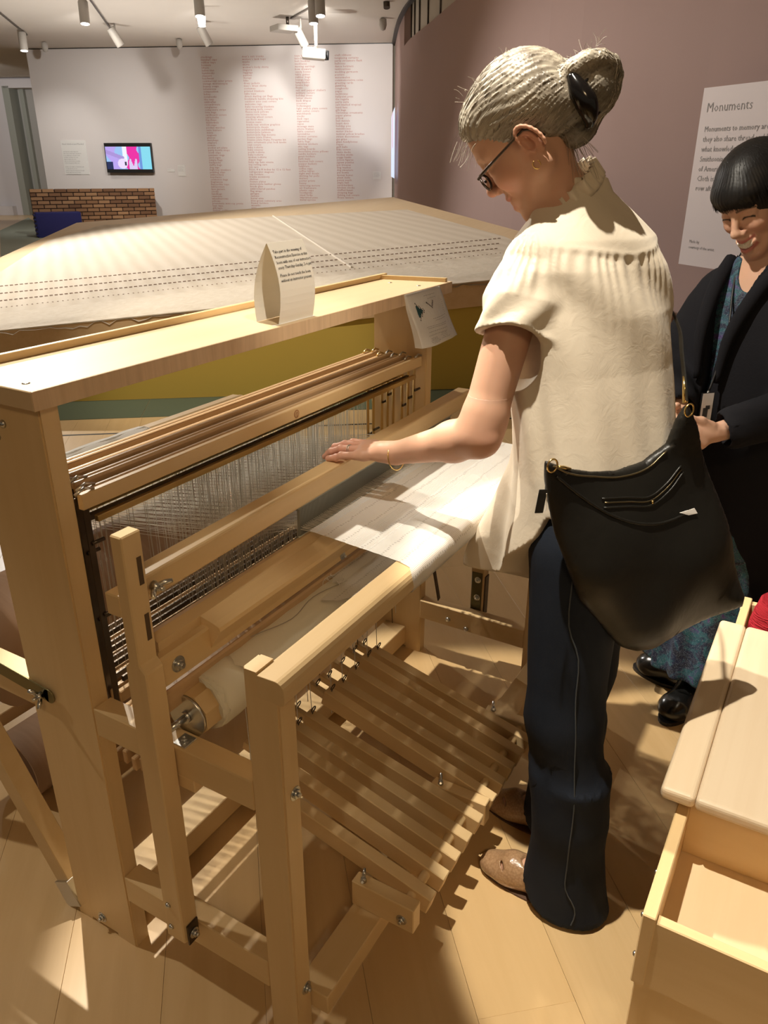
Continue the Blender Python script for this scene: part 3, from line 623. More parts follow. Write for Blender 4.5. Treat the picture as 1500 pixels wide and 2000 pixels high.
# back frame
box('back_stretcher', M['wx'], loom, 0.0, W, 1.13, 1.17, 0.165, 0.205)
bm = B(); prism(bm, [(1.15, 0.78), (1.15, 0.802), (1.158, 0.814), (1.172, 0.818), (1.205, 0.816), (1.215, 0.804), (1.215, 0.75), (1.195, 0.745)], -0.005, 1.315, 'X'); recalc(bm); fin('back_beam', bm, M['wx'], loom)
bm = B(); tube(bm, [(1.300, 1.19, 0.79), (1.322, 1.18, 0.79), (1.335, 1.150, 0.787), (1.335, 1.05, 0.765)], [0.026, 0.027, 0.024, 0.02], 8); fin('back_arm', bm, M['wy'], loom)
for x in (0, W - TP): box('back_post', M['wz'], loom, x, x + TP, 1.12, 1.18, 0.0, 0.765)
# folding braces at the near end
def bar(bm, a, b, wd, th, up, bev=0.0015):
    a, b = Vector(a), Vector(b); t = (b - a).normalized(); up = Vector(up); s = t.cross(up).normalized(); u = s.cross(t); ln = (b - a).length
    bx(bm, 0, ln, -wd / 2, wd / 2, -th / 2, th / 2, bev, mtx=Matrix(((t.x, s.x, u.x, a.x), (t.y, s.y, u.y, a.y), (t.z, s.z, u.z, a.z), (0, 0, 0, 1))))
bm = B(); bar(bm, (0.024, 0.640, 0.022), (0.024, 0.97, 0.60), 0.042, 0.05, (0, 0.85, -0.5)); fbr = fin('folding_brace', bm, M['wy'], loom)
bm = B(); bar(bm, (0.010, 0.632, 0.008), (0.010, 0.665, 0.066), 0.026, 0.053, (0, 0.85, -0.5), 0.0005); fin('brace_hinge', bm, M['steel'], fbr)
bm = B(); bar(bm, (-0.006, 0.555, 0.625), (-0.006, 0.93, 0.660), 0.003, 0.030, (0, -0.1, 1), 0.001); fs = fin('strap_brace', bm, mat('olive_steel', (0.22, 0.19, 0.09), 0.4, 0.7), loom)
bm = B(); lathe(bm, (-0.0075, 0.555, 0.6255), ((0.015, 0), (0.015, 0.003)), 18, 'X'); recalc(bm); fin('strap_end', bm, bpy.data.materials['olive_steel'], fs)
wingnut(loom, (-0.008, 0.575, 0.622), (-1, 0, 0), (0, 0.5, 0.8))
# warp beam wrapped in brown paper, and a roll of paper below it
M['kraft'] = mat('brown_paper', (0.36, 0.23, 0.155), 0.6); kv = coords(M['kraft'], (14, 1, 1)); kn = noise(M['kraft'], kv, 6, 3); L(M['kraft'], mixc(M['kraft'], kn.outputs['Fac'], (0.30, 0.185, 0.12), (0.42, 0.28, 0.19)), M['kraft'].node_tree.nodes['Principled BSDF'].inputs['Base Color'])
bm = B(); lathe(bm, (0, 0.985, 0.50), ((0.02, 0.14), (0.155, 0.14), (0.158, 0.15), (0.155, 0.4), (0.157, 0.9), (0.155, 1.21), (0.02, 1.21)), 32, 'X'); recalc(bm); fin('warp_beam', bm, M['kraft'], loom)
bm = B(); lathe(bm, (0, 0.985, 0.50), ((0.022, 0.0), (0.022, 1.34)), 16, 'X'); recalc(bm); fin('beam_axle', bm, M['steel'], loom)
pr = tag(place('paper_roll', (0.6, 1.04, 0.095)), 'roll of brown paper lying on floor behind the loom', 'roll')
bm = B(); n = 30; ring = []
for x in (0.16, 1.25):
    for r in (0.095, 0.090): ring.append([bm.verts.new((x, 1.04 + r * math.cos(2 * PI * k / n), 0.096 + r * math.sin(2 * PI * k / n))) for k in range(n)])
for a, b in ((0, 2), (3, 1), (1, 0), (2, 3)):
    for k in range(n): f = bm.faces.new([ring[a][k], ring[a][(k + 1) % n], ring[b][(k + 1) % n], ring[b][k]]); f.smooth = a in (0, 3)
recalc(bm); fin('sheet', bm, M['kraft'], pr)
box('spacer', M['kraft'], pr, 0.3, 1.2, 1.01, 1.07, 0.0005, 0.0015, 0)

# harness shafts: each a wooden top bar with heddle rods, end straps and a lower bar
NS = 8; ys = [0.4525 + 0.0235 * i for i in range(NS)]
pat = [0.0, -0.004, 0.003, -0.002, 0.002, -0.003, 0.004, 0.0]
for i, y in enumerate(ys):
    dz = pat[i]; e = place('harness_shaft', Vector((0.67, y, 1.02)) - loom.location); e.parent = loom
    bm = B(); x0, x1 = (0.057, 1.296) if i == 0 else (0.075 + 0.004 * (i % 3), 1.285 - 0.01 * (i % 2))
    bx(bm, x0, x1, y - 0.0065, y + 0.0065, 1.012 + dz, 1.041 + dz, 0.0045 if i else 0.0015, 2 if i else 1); fin('top_bar', bm, M['wx'] if i == 0 else M['slat'], e)
    bm = B(); bx(bm, 0.085, 1.265, y - 0.005, y + 0.005, 0.980 + dz, 0.992 + dz, 0.001); fin('heddle_rod', bm, M['brass'] if i % 2 == 0 else M['darksteel'], e)
    bm = B(); bx(bm, 0.085, 1.265, y - 0.003, y + 0.003, 0.640 + dz, 0.652 + dz, 0.001); fin('heddle_rod', bm, M['darksteel'], e)
    bm = B(); bx(bm, 0.07, 1.275, y - 0.0065, y + 0.0065, 0.600 + dz, 0.626 + dz, 0.002); fin('lower_bar', bm, M['slat'], e)
    for xs in (0.066 + 0.005 * (i % 3), 1.262 + 0.006 * (i % 3)):
        bm = B(); bx(bm, xs - 0.0065, xs + 0.0065, y - 0.0012, y + 0.0012, 0.60 + dz, 1.03 + dz, 0.0004); st = fin('end_strap', bm, M['brass'] if xs > 0.5 else M['darksteel'], e)
        for zz in (0.945 - 0.028 * (i % 3), 0.80 - 0.02 * (i % 2)):
            bm = B(); tube(bm, [(xs, y - 0.002, zz), (xs + (0.024 if xs > 0.5 else 0.024), y - 0.006, zz + 0.002)], 0.0038, 8); fin('strap_pin', bm, M['darksteel'], st)
    for xs in (x0 + 0.012, x1 - 0.012):
        bm = B(); tube(bm, [(xs - 0.02, y, 1.042 + dz), (xs, y, 1.049 + dz), (xs + 0.02, y, 1.042 + dz)], 0.0028, 6); fin('lift_hook', bm, M['steel'] if i < 5 else M['brass'], e)
bm = B(); lathe(bm, (0.671, 0, 1.026), ((0.010, 0.4462), (0.010, 0.4455)), 18, 'Y'); 
for v in bm.verts: pass
recalc(bm); fin('maker_badge', bm, mat('badge_red_brown', (0.42, 0.20, 0.09), 0.5), loom)
bm = B(); tube(bm, [Vector((0.671 + 0.0058 * math.cos(a), 0.4452, 1.0255 + 0.0066 * math.sin(a))) for a in [i / 14 * 5.2 - 0.8 for i in range(15)]], 0.0009, 5); tube(bm, [(0.669, 0.4452, 1.022), (0.6725, 0.4452, 1.028)], 0.0009, 5); fin('badge_mark', bm, M['wx'], loom)
# heddles: fine twisted wires, a few hundred of them
M['wire'] = mat('heddle_wire', (0.62, 0.60, 0.55), 0.35, 0.75)
bm = B(); rr = random.Random(11)
def heddle(x, y, zt, zb):
    zm = (zt + zb) / 2; j = rr.uniform(-0.004, 0.004)
    tube(bm, [(x, y, zt), (x + j * 0.4, y, (zt + zm) / 2), (x + j, y, zm + 0.006)], 0.00062, 3, False); tube(bm, [(x + j, y, zm - 0.006), (x + j * 0.5, y, (zm + zb) / 2), (x, y, zb)], 0.00062, 3, False)
    tube(bm, [(x + j, y, zm + 0.006), (x + j + 0.0016, y, zm), (x + j, y, zm - 0.006)], 0.0005, 3, False); tube(bm, [(x + j, y, zm + 0.006), (x + j - 0.0016, y, zm), (x + j, y, zm - 0.006)], 0.0005, 3, False)
for i, y in enumerate(ys):
    n = 62
    for k in range(n):
        x = 0.345 + (1.00 - 0.345) * (k + rr.random()) / n; heddle(x, y, 0.984 + pat[i], 0.648 + pat[i])
for k in range(22): heddle(rr.choice((0.10, 0.125, 0.17, 0.20)) + rr.uniform(-0.01, 0.02), rr.choice(ys), 0.984, 0.648)
hd = fin('heddles', bm, M['wire'], loom); tag(hd, kind='stuff')

# beater: two swords, handle rail, reed, batten and shuttle race
beater = place('beater', Vector((0.65, 0.26, 0.2)) - loom.location); beater.parent = loom
for xo in (0, 1):
    X = lambda a: a if not xo else 1.35 - a + 0.0
    bm = B(); a, b = sorted((X(-0.042), X(-0.003)))
    prism(bm, [(0.2310, 0.195), (0.2765, 0.195), (0.2765, 0.815), (0.2675, 0.822), (0.2675, 1.051), (0.2425, 1.051), (0.2425, 0.824), (0.2310, 0.812)], a, b, 'X'); recalc(bm); bmesh.ops.bevel(bm, geom=bm.edges[:], offset=0.0022, segments=1, affect='EDGES')
    sw = fin('sword', bm, M['wz'], beater)
    sx = 0.5 * (a + b)
    for zc in (0.985, 0.885):
        bm = B(); bx(bm, sx + 0.004, sx + 0.013, 0.2418, 0.2424, zc - 0.024, zc + 0.024, 0); fin('slot', bm, mat('slot_dark', (0.10, 0.06, 0.03), 0.8), sw)
    bm = B(); bx(bm, sx - 0.012, sx + 0.016, 0.2270, 0.2312, 0.185, 0.235 if not xo else 0.33, 0.001); pv = fin('pivot_bracket', bm, M['darksteel'], sw)
    if not xo:
        for zz in (0.225, 0.282): rivet(sw, (a, 0.262, zz), (-1, 0, 0), 0.0065)
        bolt(pv, (sx + 0.002, 0.2265, 0.208), (0, -1, 0), 0.007, 0.007)
    else:
        bm = B(); bx(bm, a - 0.004, a, 0.236, 0.272, 0.20, 0.345, 0.001); p2 = fin('pivot_plate', bm, mat('plate_dark_olive', (0.10, 0.09, 0.05), 0.35, 0.8), sw)
        for zz in (0.32, 0.255): bolt(p2, (a - 0.004, 0.250, zz), (-1, 0, 0), 0.007, 0.008)
sk = Matrix.Translation((0, 0.2715, 0)) @ Matrix.Rotation(0.0245, 4, 'Z')
bm = B(); bx(bm, 0.006, 1.345, 0.0, 0.043, 0.905, 0.951, 0.005, 2, mtx=sk); fin('handle_rail', bm, M['wx'], beater)
bm = B(); bx(bm, -0.041, 0.012, 0.267, 0.300, 0.905, 0.944, 0.002); fin('rail_lap', bm, M['wy'], beater)
wingnut(beater, (0.033, 0.272, 0.928), (0, -1, 0), (0.95, 0, 0.25), 1.15)
bm = B(); bx(bm, -0.003, 1.35, 0.2430, 0.2900, 0.752, 0.812, 0.004); fin('batten', bm, M['wx'], beater)
bm = B(); prism(bm, [(0.292, 0.800), (0.292, 0.836), (0.281, 0.838), (0.262, 0.829), (0.262, 0.800)], 0.018, 1.33, 'X'); recalc(bm); fin('reed_groove', bm, M['wx'], beater)
bm = B(); prism(bm, [(0.2625, 0.768), (0.2625, 0.829), (0.232, 0.822), (0.219, 0.817), (0.217, 0.810), (0.243, 0.768)], 0.118, 1.25, 'X'); recalc(bm); fin('shuttle_race', bm, M['wx'], beater)
bm = B(); bx(bm, -0.003, 1.35, 0.252, 0.280, 0.690, 0.735, 0.004); fin('lower_rail', bm, M['slat'], beater)
bolt(beater, (0.038, 0.2430, 0.783), (0, -1, 0), 0.0095, 0.008)
bolt(beater, (0.545, 0.2425, 0.765), (0, -1, 0), 0.006, 0.004)
# reed: metal blades, too fine to pick apart
bm = B()
for k in range(340):
    x = 0.457 + k * 0.00223; yy = 0.2775 + 0.0245 * x
    bx(bm, x - 0.0004, x + 0.0004, yy, yy + 0.007, 0.832, 0.907, 0)
M['reed'] = mat('reed_steel', (0.33, 0.34, 0.31), 0.4, 0.5)
tag(fin('reed_blades', bm, M['reed'], beater), kind='stuff')
bm = B(); 
for z in (0.834, 0.903): tube(bm, [(0.45, 0.281 + 0.011, z), (1.22, 0.281 + 0.030, z)], 0.005, 8)
fin('reed_binding', bm, M['reed'], beater)

# cloth beam: octagonal core, end plate, canvas apron
oc = [(0.245 + 0.045 * math.cos(PI / 8 + k * PI / 4), 0.668 + 0.045 * math.sin(PI / 8 + k * PI / 4)) for k in range(8)]
cb = place('cloth_beam', Vector((0.65, 0.245, 0.668)) - loom.location); cb.parent = loom
bm = B(); prism(bm, oc, 0.050, 1.30, 'X'); recalc(bm); fin('beam_core', bm, M['wx'], cb)
bm = B(); lathe(bm, (0, 0.245, 0.668), ((0.041, 0.044), (0.041, 0.050)), 26, 'X'); recalc(bm); fin('end_plate', bm, M['steel'], cb)
bm = B(); lathe(bm, (0, 0.245, 0.668), ((0.011, 0.038), (0.011, 0.044)), 14, 'X'); lathe(bm, (0, 0.245, 0.668), ((0.0065, 0.004), (0.0065, 0.04)), 14, 'X'); recalc(bm); fin('axle', bm, M['steel'], cb)
M['canvas'] = mat('cream_canvas', (0.74, 0.70, 0.58), 0.9, spec=0.1); cv = coords(M['canvas']); cn = noise(M['canvas'], cv, 60, 3); bump(M['canvas'], cn.outputs['Fac'], 0.15, 0.002)
def octwrap(name, x0, x1, r0, r1, m, nx=30, seed=1, wob=0.0015):
    rr = random.Random(seed); bm = B(); ring = []
    for i in range(nx + 1):
        x = x0 + (x1 - x0) * i / nx; rr_ = []
        for k in range(32):
            a = 2 * PI * k / 32; q = abs(((a - PI / 8) % (PI / 4)) - PI / 8); r = (r0 * math.cos(PI / 8) / math.cos(PI / 8 - q)) * 0.45 + r0 * 0.55 + (r1 - r0) * (k / 32) + wob * math.sin(7 * x * 9 + a * 3) * 0.6 + rr.uniform(-wob, wob) * 0.3
            rr_.append(bm.verts.new((x + (rr.uniform(-0.006, 0.006) if i in (0, nx) else 0), 0.245 + r * math.cos(a), 0.668 + r * math.sin(a))))
        ring.append(rr_)
    for a, b in zip(ring, ring[1:]):
        for k in range(32): f = bm.faces.new([a[k], a[(k + 1) % 32], b[(k + 1) % 32], b[k]]); f.smooth = True
    for r in (ring[0][::-1], ring[-1]): bm.faces.new(r)
    recalc(bm); return fin(name, bm, m, cb)
octwrap('canvas_apron', 0.086, 1.26, 0.0525, 0.0525, M['canvas'], 40, 2)
for k in range(3): octwrap('canvas_turn', 0.088 + 0.004 * k, 0.16, 0.0530 + 0.0012 * k, 0.053 + 0.0012 * k, M['canvas'], 6, 4 + k, 0.0008)
box('bearing_plate', M['steel'], loom, 0.004, 0.034, 0.215, 0.243, 0.638, 0.6405, 0.0005); bolt(loom, (0.018, 0.229, 0.6405), (0, 0, 1), 0.006, 0.006)
bm = B(); tube(bm, [(0.06, 0.322, 0.646), (0.3, 0.310, 0.668), (0.62, 0.300, 0.675), (1.2, 0.300, 0.68)], 0.0022, 6); tube(bm, [(0.10, 0.318, 0.655), (0.5, 0.306, 0.684), (1.2, 0.30, 0.69)], 0.0012, 5); fin('tie_rod', bm, mat('green_cord', (0.28, 0.34, 0.16), 0.6), loom)

# treadles, hinged on a dowel above the weaver's side
tx = [0.322, 0.384, 0.443, 0.504, 0.568, 0.648, 0.708, 0.770, 0.831, 0.890]
tre = None; sl = math.atan2(0.135, 0.50)
def treadle():
    e = place('treadle', Vector((0, 0, 0))); e.parent = loom
    bm = B(); bx(bm, -0.0145, 0.0145, -0.035, 0.47, -0.027, 0.019, 0.002); bmesh.ops.transform(bm, matrix=Matrix.Rotation(sl, 4, 'X'), verts=bm.verts)
    me = bpy.data.meshes.new('lever'); bm.to_mesh(me); bm.free(); me.materials.append(M['wy']); link('lever', me, e)
    bm = B(); bx(bm, -0.0085, 0.0085, 0.47, 0.525, -0.016, 0.006, 0.002); bmesh.ops.transform(bm, matrix=Matrix.Rotation(sl, 4, 'X'), verts=bm.verts)
    me = bpy.data.meshes.new('tail'); bm.to_mesh(me); bm.free(); me.materials.append(M['wy']); link('tail', me, e)
    for yy in (0.455, 0.50):
        bm = B(); z = 0.019 if yy < 0.47 else 0.006
        tube(bm, [(0, yy, z - 0.004), (0, yy, z + 0.008)], 0.0013, 6); tube(bm, [Vector((0.0085 * math.sin(a), yy, z + 0.0165 - 0.0085 * math.cos(a))) for a in [i / 12 * 5.6 for i in range(13)]], 0.0016, 6)
        bmesh.ops.transform(bm, matrix=Matrix.Rotation(sl, 4, 'X'), verts=bm.verts); me = bpy.data.meshes.new('screw_eye'); bm.to_mesh(me); bm.free(); me.materials.append(M['darksteel']); link('screw_eye', me, e)
    bm = B(); tube(bm, [(0, 0.44, 0.022), (0.01, 0.46, 0.14), (0.004, 0.47, 0.28)], 0.0011, 5); bmesh.ops.transform(bm, matrix=Matrix.Rotation(0.1, 4, 'X'), verts=bm.verts); me = bpy.data.meshes.new('tie_cord'); bm.to_mesh(me); bm.free(); me.materials.append(M['cord']); link('tie_cord', me, e)
    return e
for i, x in enumerate(tx):
    e = treadle() if i == 0 else copy_tree(tre, loom)
    if i == 0: tre = e
    e.location = Vector((x, -0.078, 0.148)) - loom.location
    e.rotation_euler = (-0.035 if i == 4 else 0.012 * (i % 3 - 1), 0, 0)
bm = B(); tube(bm, [(0.272, -0.072, 0.150), (0.955, -0.072, 0.150)], 0.0105, 14); fin('treadle_dowel', bm, M['wx'], loom)
for x0 in (0.238, 0.598, 0.925):
    zt = 0.199 if x0 < 0.3 else 0.170; t = box('treadle_block', M['wy'], loom, x0, x0 + 0.030, -0.112, 0.034, zt - 0.0655, zt, 0.002)
    bolt(t, (x0, -0.085, zt - 0.039), (-1, 0, 0), 0.0075, 0.006); wingnut(t, (x0 + 0.012, 0.012, zt), (0, 0, 1), (0.9, 0.4, 0), 0.9)
# lamms under the harness, joining treadles to shafts
for i in range(8):
    y = 0.43 + 0.024 * i
    bm = B(); bx(bm, 0.08, 1.20, y - 0.006, y + 0.006, 0.43 - 0.008 * (i % 2), 0.462 - 0.008 * (i % 2), 0.002); fin('lamm', bm, M['slat'], loom)
for k in range(14):
    x = 0.38 + 0.062 * k * 0.9; y = 0.40 + 0.02 * (k % 4)
    bm = B(); tube(bm, [(x, y, 0.27), (x + 0.004, y + 0.01, 0.45)], 0.0011, 5); tube(bm, [Vector((x + 0.006 * math.cos(a), y - 0.006, 0.447 + 0.006 * math.sin(a))) for a in [j / 8 * 5.5 for j in range(9)]], 0.0014, 5); fin('tie_cord', bm, M['cord'] if k % 3 else M['darksteel'], loom)
bm = B(); bar(bm, (1.115, 0.30, 0.475), (1.165, 0.30, 0.325), 0.016, 0.004, (0, 1, 0)); fin('brake_lever', bm, M['darksteel'], loom)

# ------------------------------------------------------------------ warp and woven cloth
M['yarn'] = mat('white_yarn', (0.80, 0.78, 0.74), 0.8, spec=0.2)
bm = B(); rr = random.Random(4)
for k in range(230):
    t = (k + 0.5 * rr.random()) / 230
    xb = 0.22 + 0.66 * t; xh = 0.345 + 0.655 * t; xr = 0.457 + 0.755 * t
    sh_ = ys[k % 8]; zz = 0.855 if k % 2 else 0.835
    tube(bm, [(xb, 1.217, 0.79), (xb, 1.185, 0.8205), (xb, 1.150, 0.816), (xb + 0.03, 0.95, 0.815), (xh, sh_, zz if k % 2 else 0.828), (xr, 0.288 + 0.0245 * xr, 0.853 + 0.006 * (k % 2)), (xr, 0.245, 0.857)], 0.00075, 3, False)
tag(fin('warp', bm, M['yarn'], loom), kind='stuff', label=None)
# woven cloth from the fell over the breast beam and down its front, back to the cloth beam
cl = tag(place('woven_cloth', (0.8, 0.05, 0.80)), 'half-finished open white handwoven cloth stretched over the front beam', 'cloth')
M['weave'] = mat('open_weave', (0.80, 0.78, 0.74), 0.85, spec=0.15); m = M['weave']; nt = m.node_tree; uvn = N(m, 'ShaderNodeUVMap')
def stripe(idx, freq, duty, rough):
    s = N(m, 'ShaderNodeSeparateXYZ'); L(m, uvn.outputs[0], s.inputs[0]); a = N(m, 'ShaderNodeMath', operation='MULTIPLY'); L(m, s.outputs[idx], a.inputs[0]); a.inputs[1].default_value = freq
    nz = N(m, 'ShaderNodeTexNoise'); nz.inputs['Scale'].default_value = 40; L(m, uvn.outputs[0], nz.inputs['Vector']); ad = N(m, 'ShaderNodeMath', operation='MULTIPLY_ADD'); L(m, nz.outputs['Fac'], ad.inputs[0]); ad.inputs[1].default_value = rough; L(m, a.outputs[0], ad.inputs[2])
    fr = N(m, 'ShaderNodeMath', operation='FRACT'); L(m, ad.outputs[0], fr.inputs[0]); lt = N(m, 'ShaderNodeMath', operation='LESS_THAN'); L(m, fr.outputs[0], lt.inputs[0]); lt.inputs[1].default_value = duty; return lt
g1 = stripe(0, 300, 0.46, 1.2); g2 = stripe(1, 330, 0.42, 1.4)
mx = N(m, 'ShaderNodeMath', operation='MAXIMUM'); L(m, g1.outputs[0], mx.inputs[0]); L(m, g2.outputs[0], mx.inputs[1])
L(m, mx.outputs[0], nt.nodes['Principled BSDF'].inputs['Alpha'])
g3 = stripe(1, 21, 0.10, 0.35); g4 = stripe(0, 120, 0.5, 0.6); an = N(m, 'ShaderNodeMath', operation='MULTIPLY'); L(m, g3.outputs[0], an.inputs[0]); L(m, g4.outputs[0], an.inputs[1])
an2 = N(m, 'ShaderNodeMath', operation='MULTIPLY'); L(m, an.outputs[0], an2.inputs[0]); an2.inputs[1].default_value = 0.55
cc = mixc(m, an2.outputs[0], (0.80, 0.78, 0.74), (0.30, 0.27, 0.25)); L(m, cc, nt.nodes['Principled BSDF'].inputs['Base Color'])
def sheet(name, path, xl, xr, m, parent, nx=60, wob=0.0, seed=1, ragged=0.0):
    """cloth strip: path of (y, z) swept across x, UV in metres"""
    rr = random.Random(seed); bm = B(); uvl = bm.loops.layers.uv.new('UVMap'); P = [Vector((0, a, b)) for a, b in path]; d = [0]
    for a, b in zip(P, P[1:]): d.append(d[-1] + (b - a).length)
    rows = []
    for j, p in enumerate(P):
        t = j / (len(P) - 1); e0 = xl(t) + rr.uniform(-ragged, ragged); e1 = xr(t)
        rows.append([bm.verts.new((e0 + (e1 - e0) * i / nx, p.y + wob * math.sin(i * 0.9 + j), p.z + wob * math.sin(i * 0.53 + j * 0.7))) for i in range(nx + 1)])
    for j in range(len(P) - 1):
        for i in range(nx):
            f = bm.faces.new([rows[j][i], rows[j][i + 1], rows[j + 1][i + 1], rows[j + 1][i]]); f.smooth = True
            for l, (ii, jj) in zip(f.loops, ((i, j), (i + 1, j), (i + 1, j + 1), (i, j + 1))): l[uvl].uv = (rows[jj][ii].co.x, d[jj])
    return fin(name, bm, m, parent)
path = [(0.262, 0.8585), (0.20, 0.8592), (0.14, 0.8597), (0.08, 0.8602), (0.03, 0.8606), (0.004, 0.8606)] + [(-0.0125 + 0.0165 * (1 - math.sin(a)), 0.8435 + 0.017 * math.cos(a)) for a in (0.35, 0.75, 1.15, 1.5)] + [(-0.0140, 0.830), (-0.0105, 0.817), (0.01, 0.8145), (0.045, 0.813), (0.10, 0.78), (0.16, 0.745), (0.215, 0.727)]
sheet('woven_web', path, lambda t: 0.452 - 0.055 * min(1, t * 2.2) + 0.06 * max(0, t - 0.75), lambda t: 1.19 - 0.02 * t, M['weave'], cl, 90, 0.0004, 3, 0.0015)
# woven layers already wound on the cloth beam
octw = sheet('wound_web', [(0.245 + 0.0575 * math.cos(a), 0.668 + 0.0575 * math.sin(a)) for a in [i / 40 * 2 * PI for i in range(41)]], lambda t: 0.50, lambda t: 1.18, M['weave'], cl, 60, 0.0004, 5, 0.012)
bm = B(); rr = random.Random(8)
for k in range(70):
    a = rr.uniform(0.2, 3.4); p = Vector((0.50 + rr.uniform(-0.012, 0.02), 0.245 + 0.0585 * math.cos(a), 0.668 + 0.0585 * math.sin(a)))
    tube(bm, bez(p, p + Vector((rr.uniform(-0.03, 0.01), 0.006 * math.cos(a), 0.006 * math.sin(a) + 0.004)), p + Vector((rr.uniform(-0.035, 0.02), rr.uniform(-0.02, 0.02), rr.uniform(-0.006, 0.012))), 5), 0.0006, 3, False)
tag(fin('fringe', bm, M['yarn'], cl), kind='stuff')
bm = B(); tube(bm, spline([(0.16, 0.285, 0.712), (0.24, 0.250, 0.724), (0.33, 0.225, 0.722), (0.42, 0.235, 0.725), (0.52, 0.215, 0.722)], 5), 0.0008, 5); fin('loose_thread', bm, mat('grey_thread', (0.35, 0.32, 0.28), 0.8), cl)

sheet('warp_apron', [(1.2175, 0.76), (1.217, 0.806), (1.206, 0.8185), (1.172, 0.8205), (1.155, 0.8165), (1.05, 0.812), (0.93, 0.813)], lambda t: 0.40, lambda t: 0.865 + 0.03 * t, mat('white_warp_sheet', (0.80, 0.79, 0.77), 0.8), loom, 40, 0.0012, 9)
# ------------------------------------------------------------------ card and paper on the loom
tc = tag(place('tent_card', (0.69, 0.47, 1.2384)), 'folded cream paper notice standing on the loom shelf', 'notice')
M['paper'] = mat('cream_paper', (0.80, 0.76, 0.68), 0.75, spec=0.2)
x0, x1 = 0.6235, 0.7515; prof = []
for k in range(13): t = k / 12; prof.append((0.447 + 0.029 * t ** 2.1 - 0.010 * math.sin(PI * t), 1.2390 + 0.165 * t))
prof2 = []
for k in range(13): t = k / 12; prof2.append((0.508 - 0.031 * t ** 2.1 + 0.010 * math.sin(PI * t), 1.2390 + 0.165 * t))
def leaf(name, pr_, sgn, skew):
    bm = B(); th = 0.0006
    A_ = [[bm.verts.new((x + skew * (z - 1.239) , y + o, z)) for x in (x0, x1)] for o in (0, th * sgn) for y, z in pr_]; n = len(pr_)
    for j in range(n - 1):
        for (a, b, c, d) in (((j, 0), (j, 1), (j + 1, 1), (j + 1, 0)), ((n + j, 0), (n + j + 1, 0), (n + j + 1, 1), (n + j, 1)), ((j, 0), (j + 1, 0), (n + j + 1, 0), (n + j, 0)), ((j, 1), (n + j, 1), (n + j + 1, 1), (j + 1, 1))):
            f = bm.faces.new([A_[q[0]][q[1]] for q in (a, b, c, d)]); f.smooth = False
    bm.faces.new([A_[0][0], A_[n][0], A_[n][1], A_[0][1]]); bm.faces.new([A_[n - 1][0], A_[n - 1][1], A_[2 * n - 1][1], A_[2 * n - 1][0]])
    recalc(bm); return fin(name, bm, M['paper'], tc)
leaf('front_panel', prof, 1, 0.06); leaf('back_panel', prof2, -1, 0.06)
bm = B(); bx(bm, 0.600, 0.7545, 0.4440, 0.4475, 1.2386, 1.2392, 0); fin('tab', bm, M['white'], tc)
t = B(); M['ink'] = mat('black_ink', (0.05, 0.05, 0.055), 0.8); zc = 1.3935
for ln in ('Take part in the weaving of', 'Reconstruction Exercise at this', 'loom with one of our instructors', 'every Thursday–Sunday, 2–6 pm.', '', 'Please do not touch the loom', 'without an instructor present.'):
    zc -= 0.0105 if ln else 0.005
    tt = (zc - 1.2390) / 0.165; y = 0.447 + 0.029 * tt ** 2.1 - 0.010 * math.sin(PI * tt)
    dy = 0.029 * 2.1 * tt ** 1.1 - 0.010 * PI * math.cos(PI * tt); up = Vector((0.06, dy / 0.165, 1)).normalized()
    if ln: text_bm(t, ln, 0.0092, Vector((x0 + 0.007 + 0.06 * (zc - 1.239), y - 0.0006, zc)), (1, 0, 0), up, 0.0006, bold=0.00008)
tag(fin('lettering', t, M['ink'], tc), kind='stuff')
# creased draft sheet in a clear sleeve taped to the shelf edge
ds = tag(place('draft_sheet', (1.28, 0.425, 1.16)), 'creased white weaving draft in clear sleeve taped to shelf edge', 'sheet')
M['sleeve'] = mat('sheet_in_sleeve', (0.72, 0.71, 0.68), 0.28); sv = coords(M['sleeve']); sn = noise(M['sleeve'], sv, 28, 3, 0.5, 1.0); bump(M['sleeve'], sn.outputs['Fac'], 0.35, 0.006)
q00, q10, q11, q01 = Vector((1.213, 0.402, 1.083)), Vector((1.435, 0.400, 1.086)), Vector((1.362, 0.4275, 1.236)), Vector((1.150, 0.4275, 1.2365))
def dsp(u, v, off=0.0):
    p = q00.lerp(q10, u).lerp(q01.lerp(q11, u), v); bulge = 0.012 * math.sin(PI * min(1, u * 1.1)) * (1 - v) * 1.2 + 0.003 * math.sin(9 * u + 5 * v) * (1 - v ** 2)
    return p + Vector((0, -bulge - off, 0))
bm = B(); nx, ny = 18, 18; f_ = [[bm.verts.new(dsp(i / nx, j / ny)) for i in range(nx + 1)] for j in range(ny + 1)]
b_ = [[bm.verts.new(dsp(i / nx, j / ny) + Vector((0, (0.001 + 0.022 * (1 - j / ny) ** 0.8) if i not in (nx,) else 0.001, 0))) for i in range(nx + 1)] for j in range(ny + 1)]
for j in range(ny):
    for i in range(nx):
        a = bm.faces.new([f_[j][i], f_[j][i + 1], f_[j + 1][i + 1], f_[j + 1][i]]); b = bm.faces.new([b_[j][i], b_[j + 1][i], b_[j + 1][i + 1], b_[j][i + 1]]); a.smooth = b.smooth = True
    for i in (0, nx): bm.faces.new([f_[j][i], f_[j + 1][i], b_[j + 1][i], b_[j][i]])
for i in range(nx):
    for j in (0, ny): bm.faces.new([f_[j][i], b_[j][i], b_[j][i + 1], f_[j][i + 1]])
recalc(bm); fin('sleeve', bm, M['sleeve'], ds)
M['teal'] = mat('dark_teal_print', (0.012, 0.06, 0.07), 0.7); bm = B(); bm2 = B(); bm3 = B()
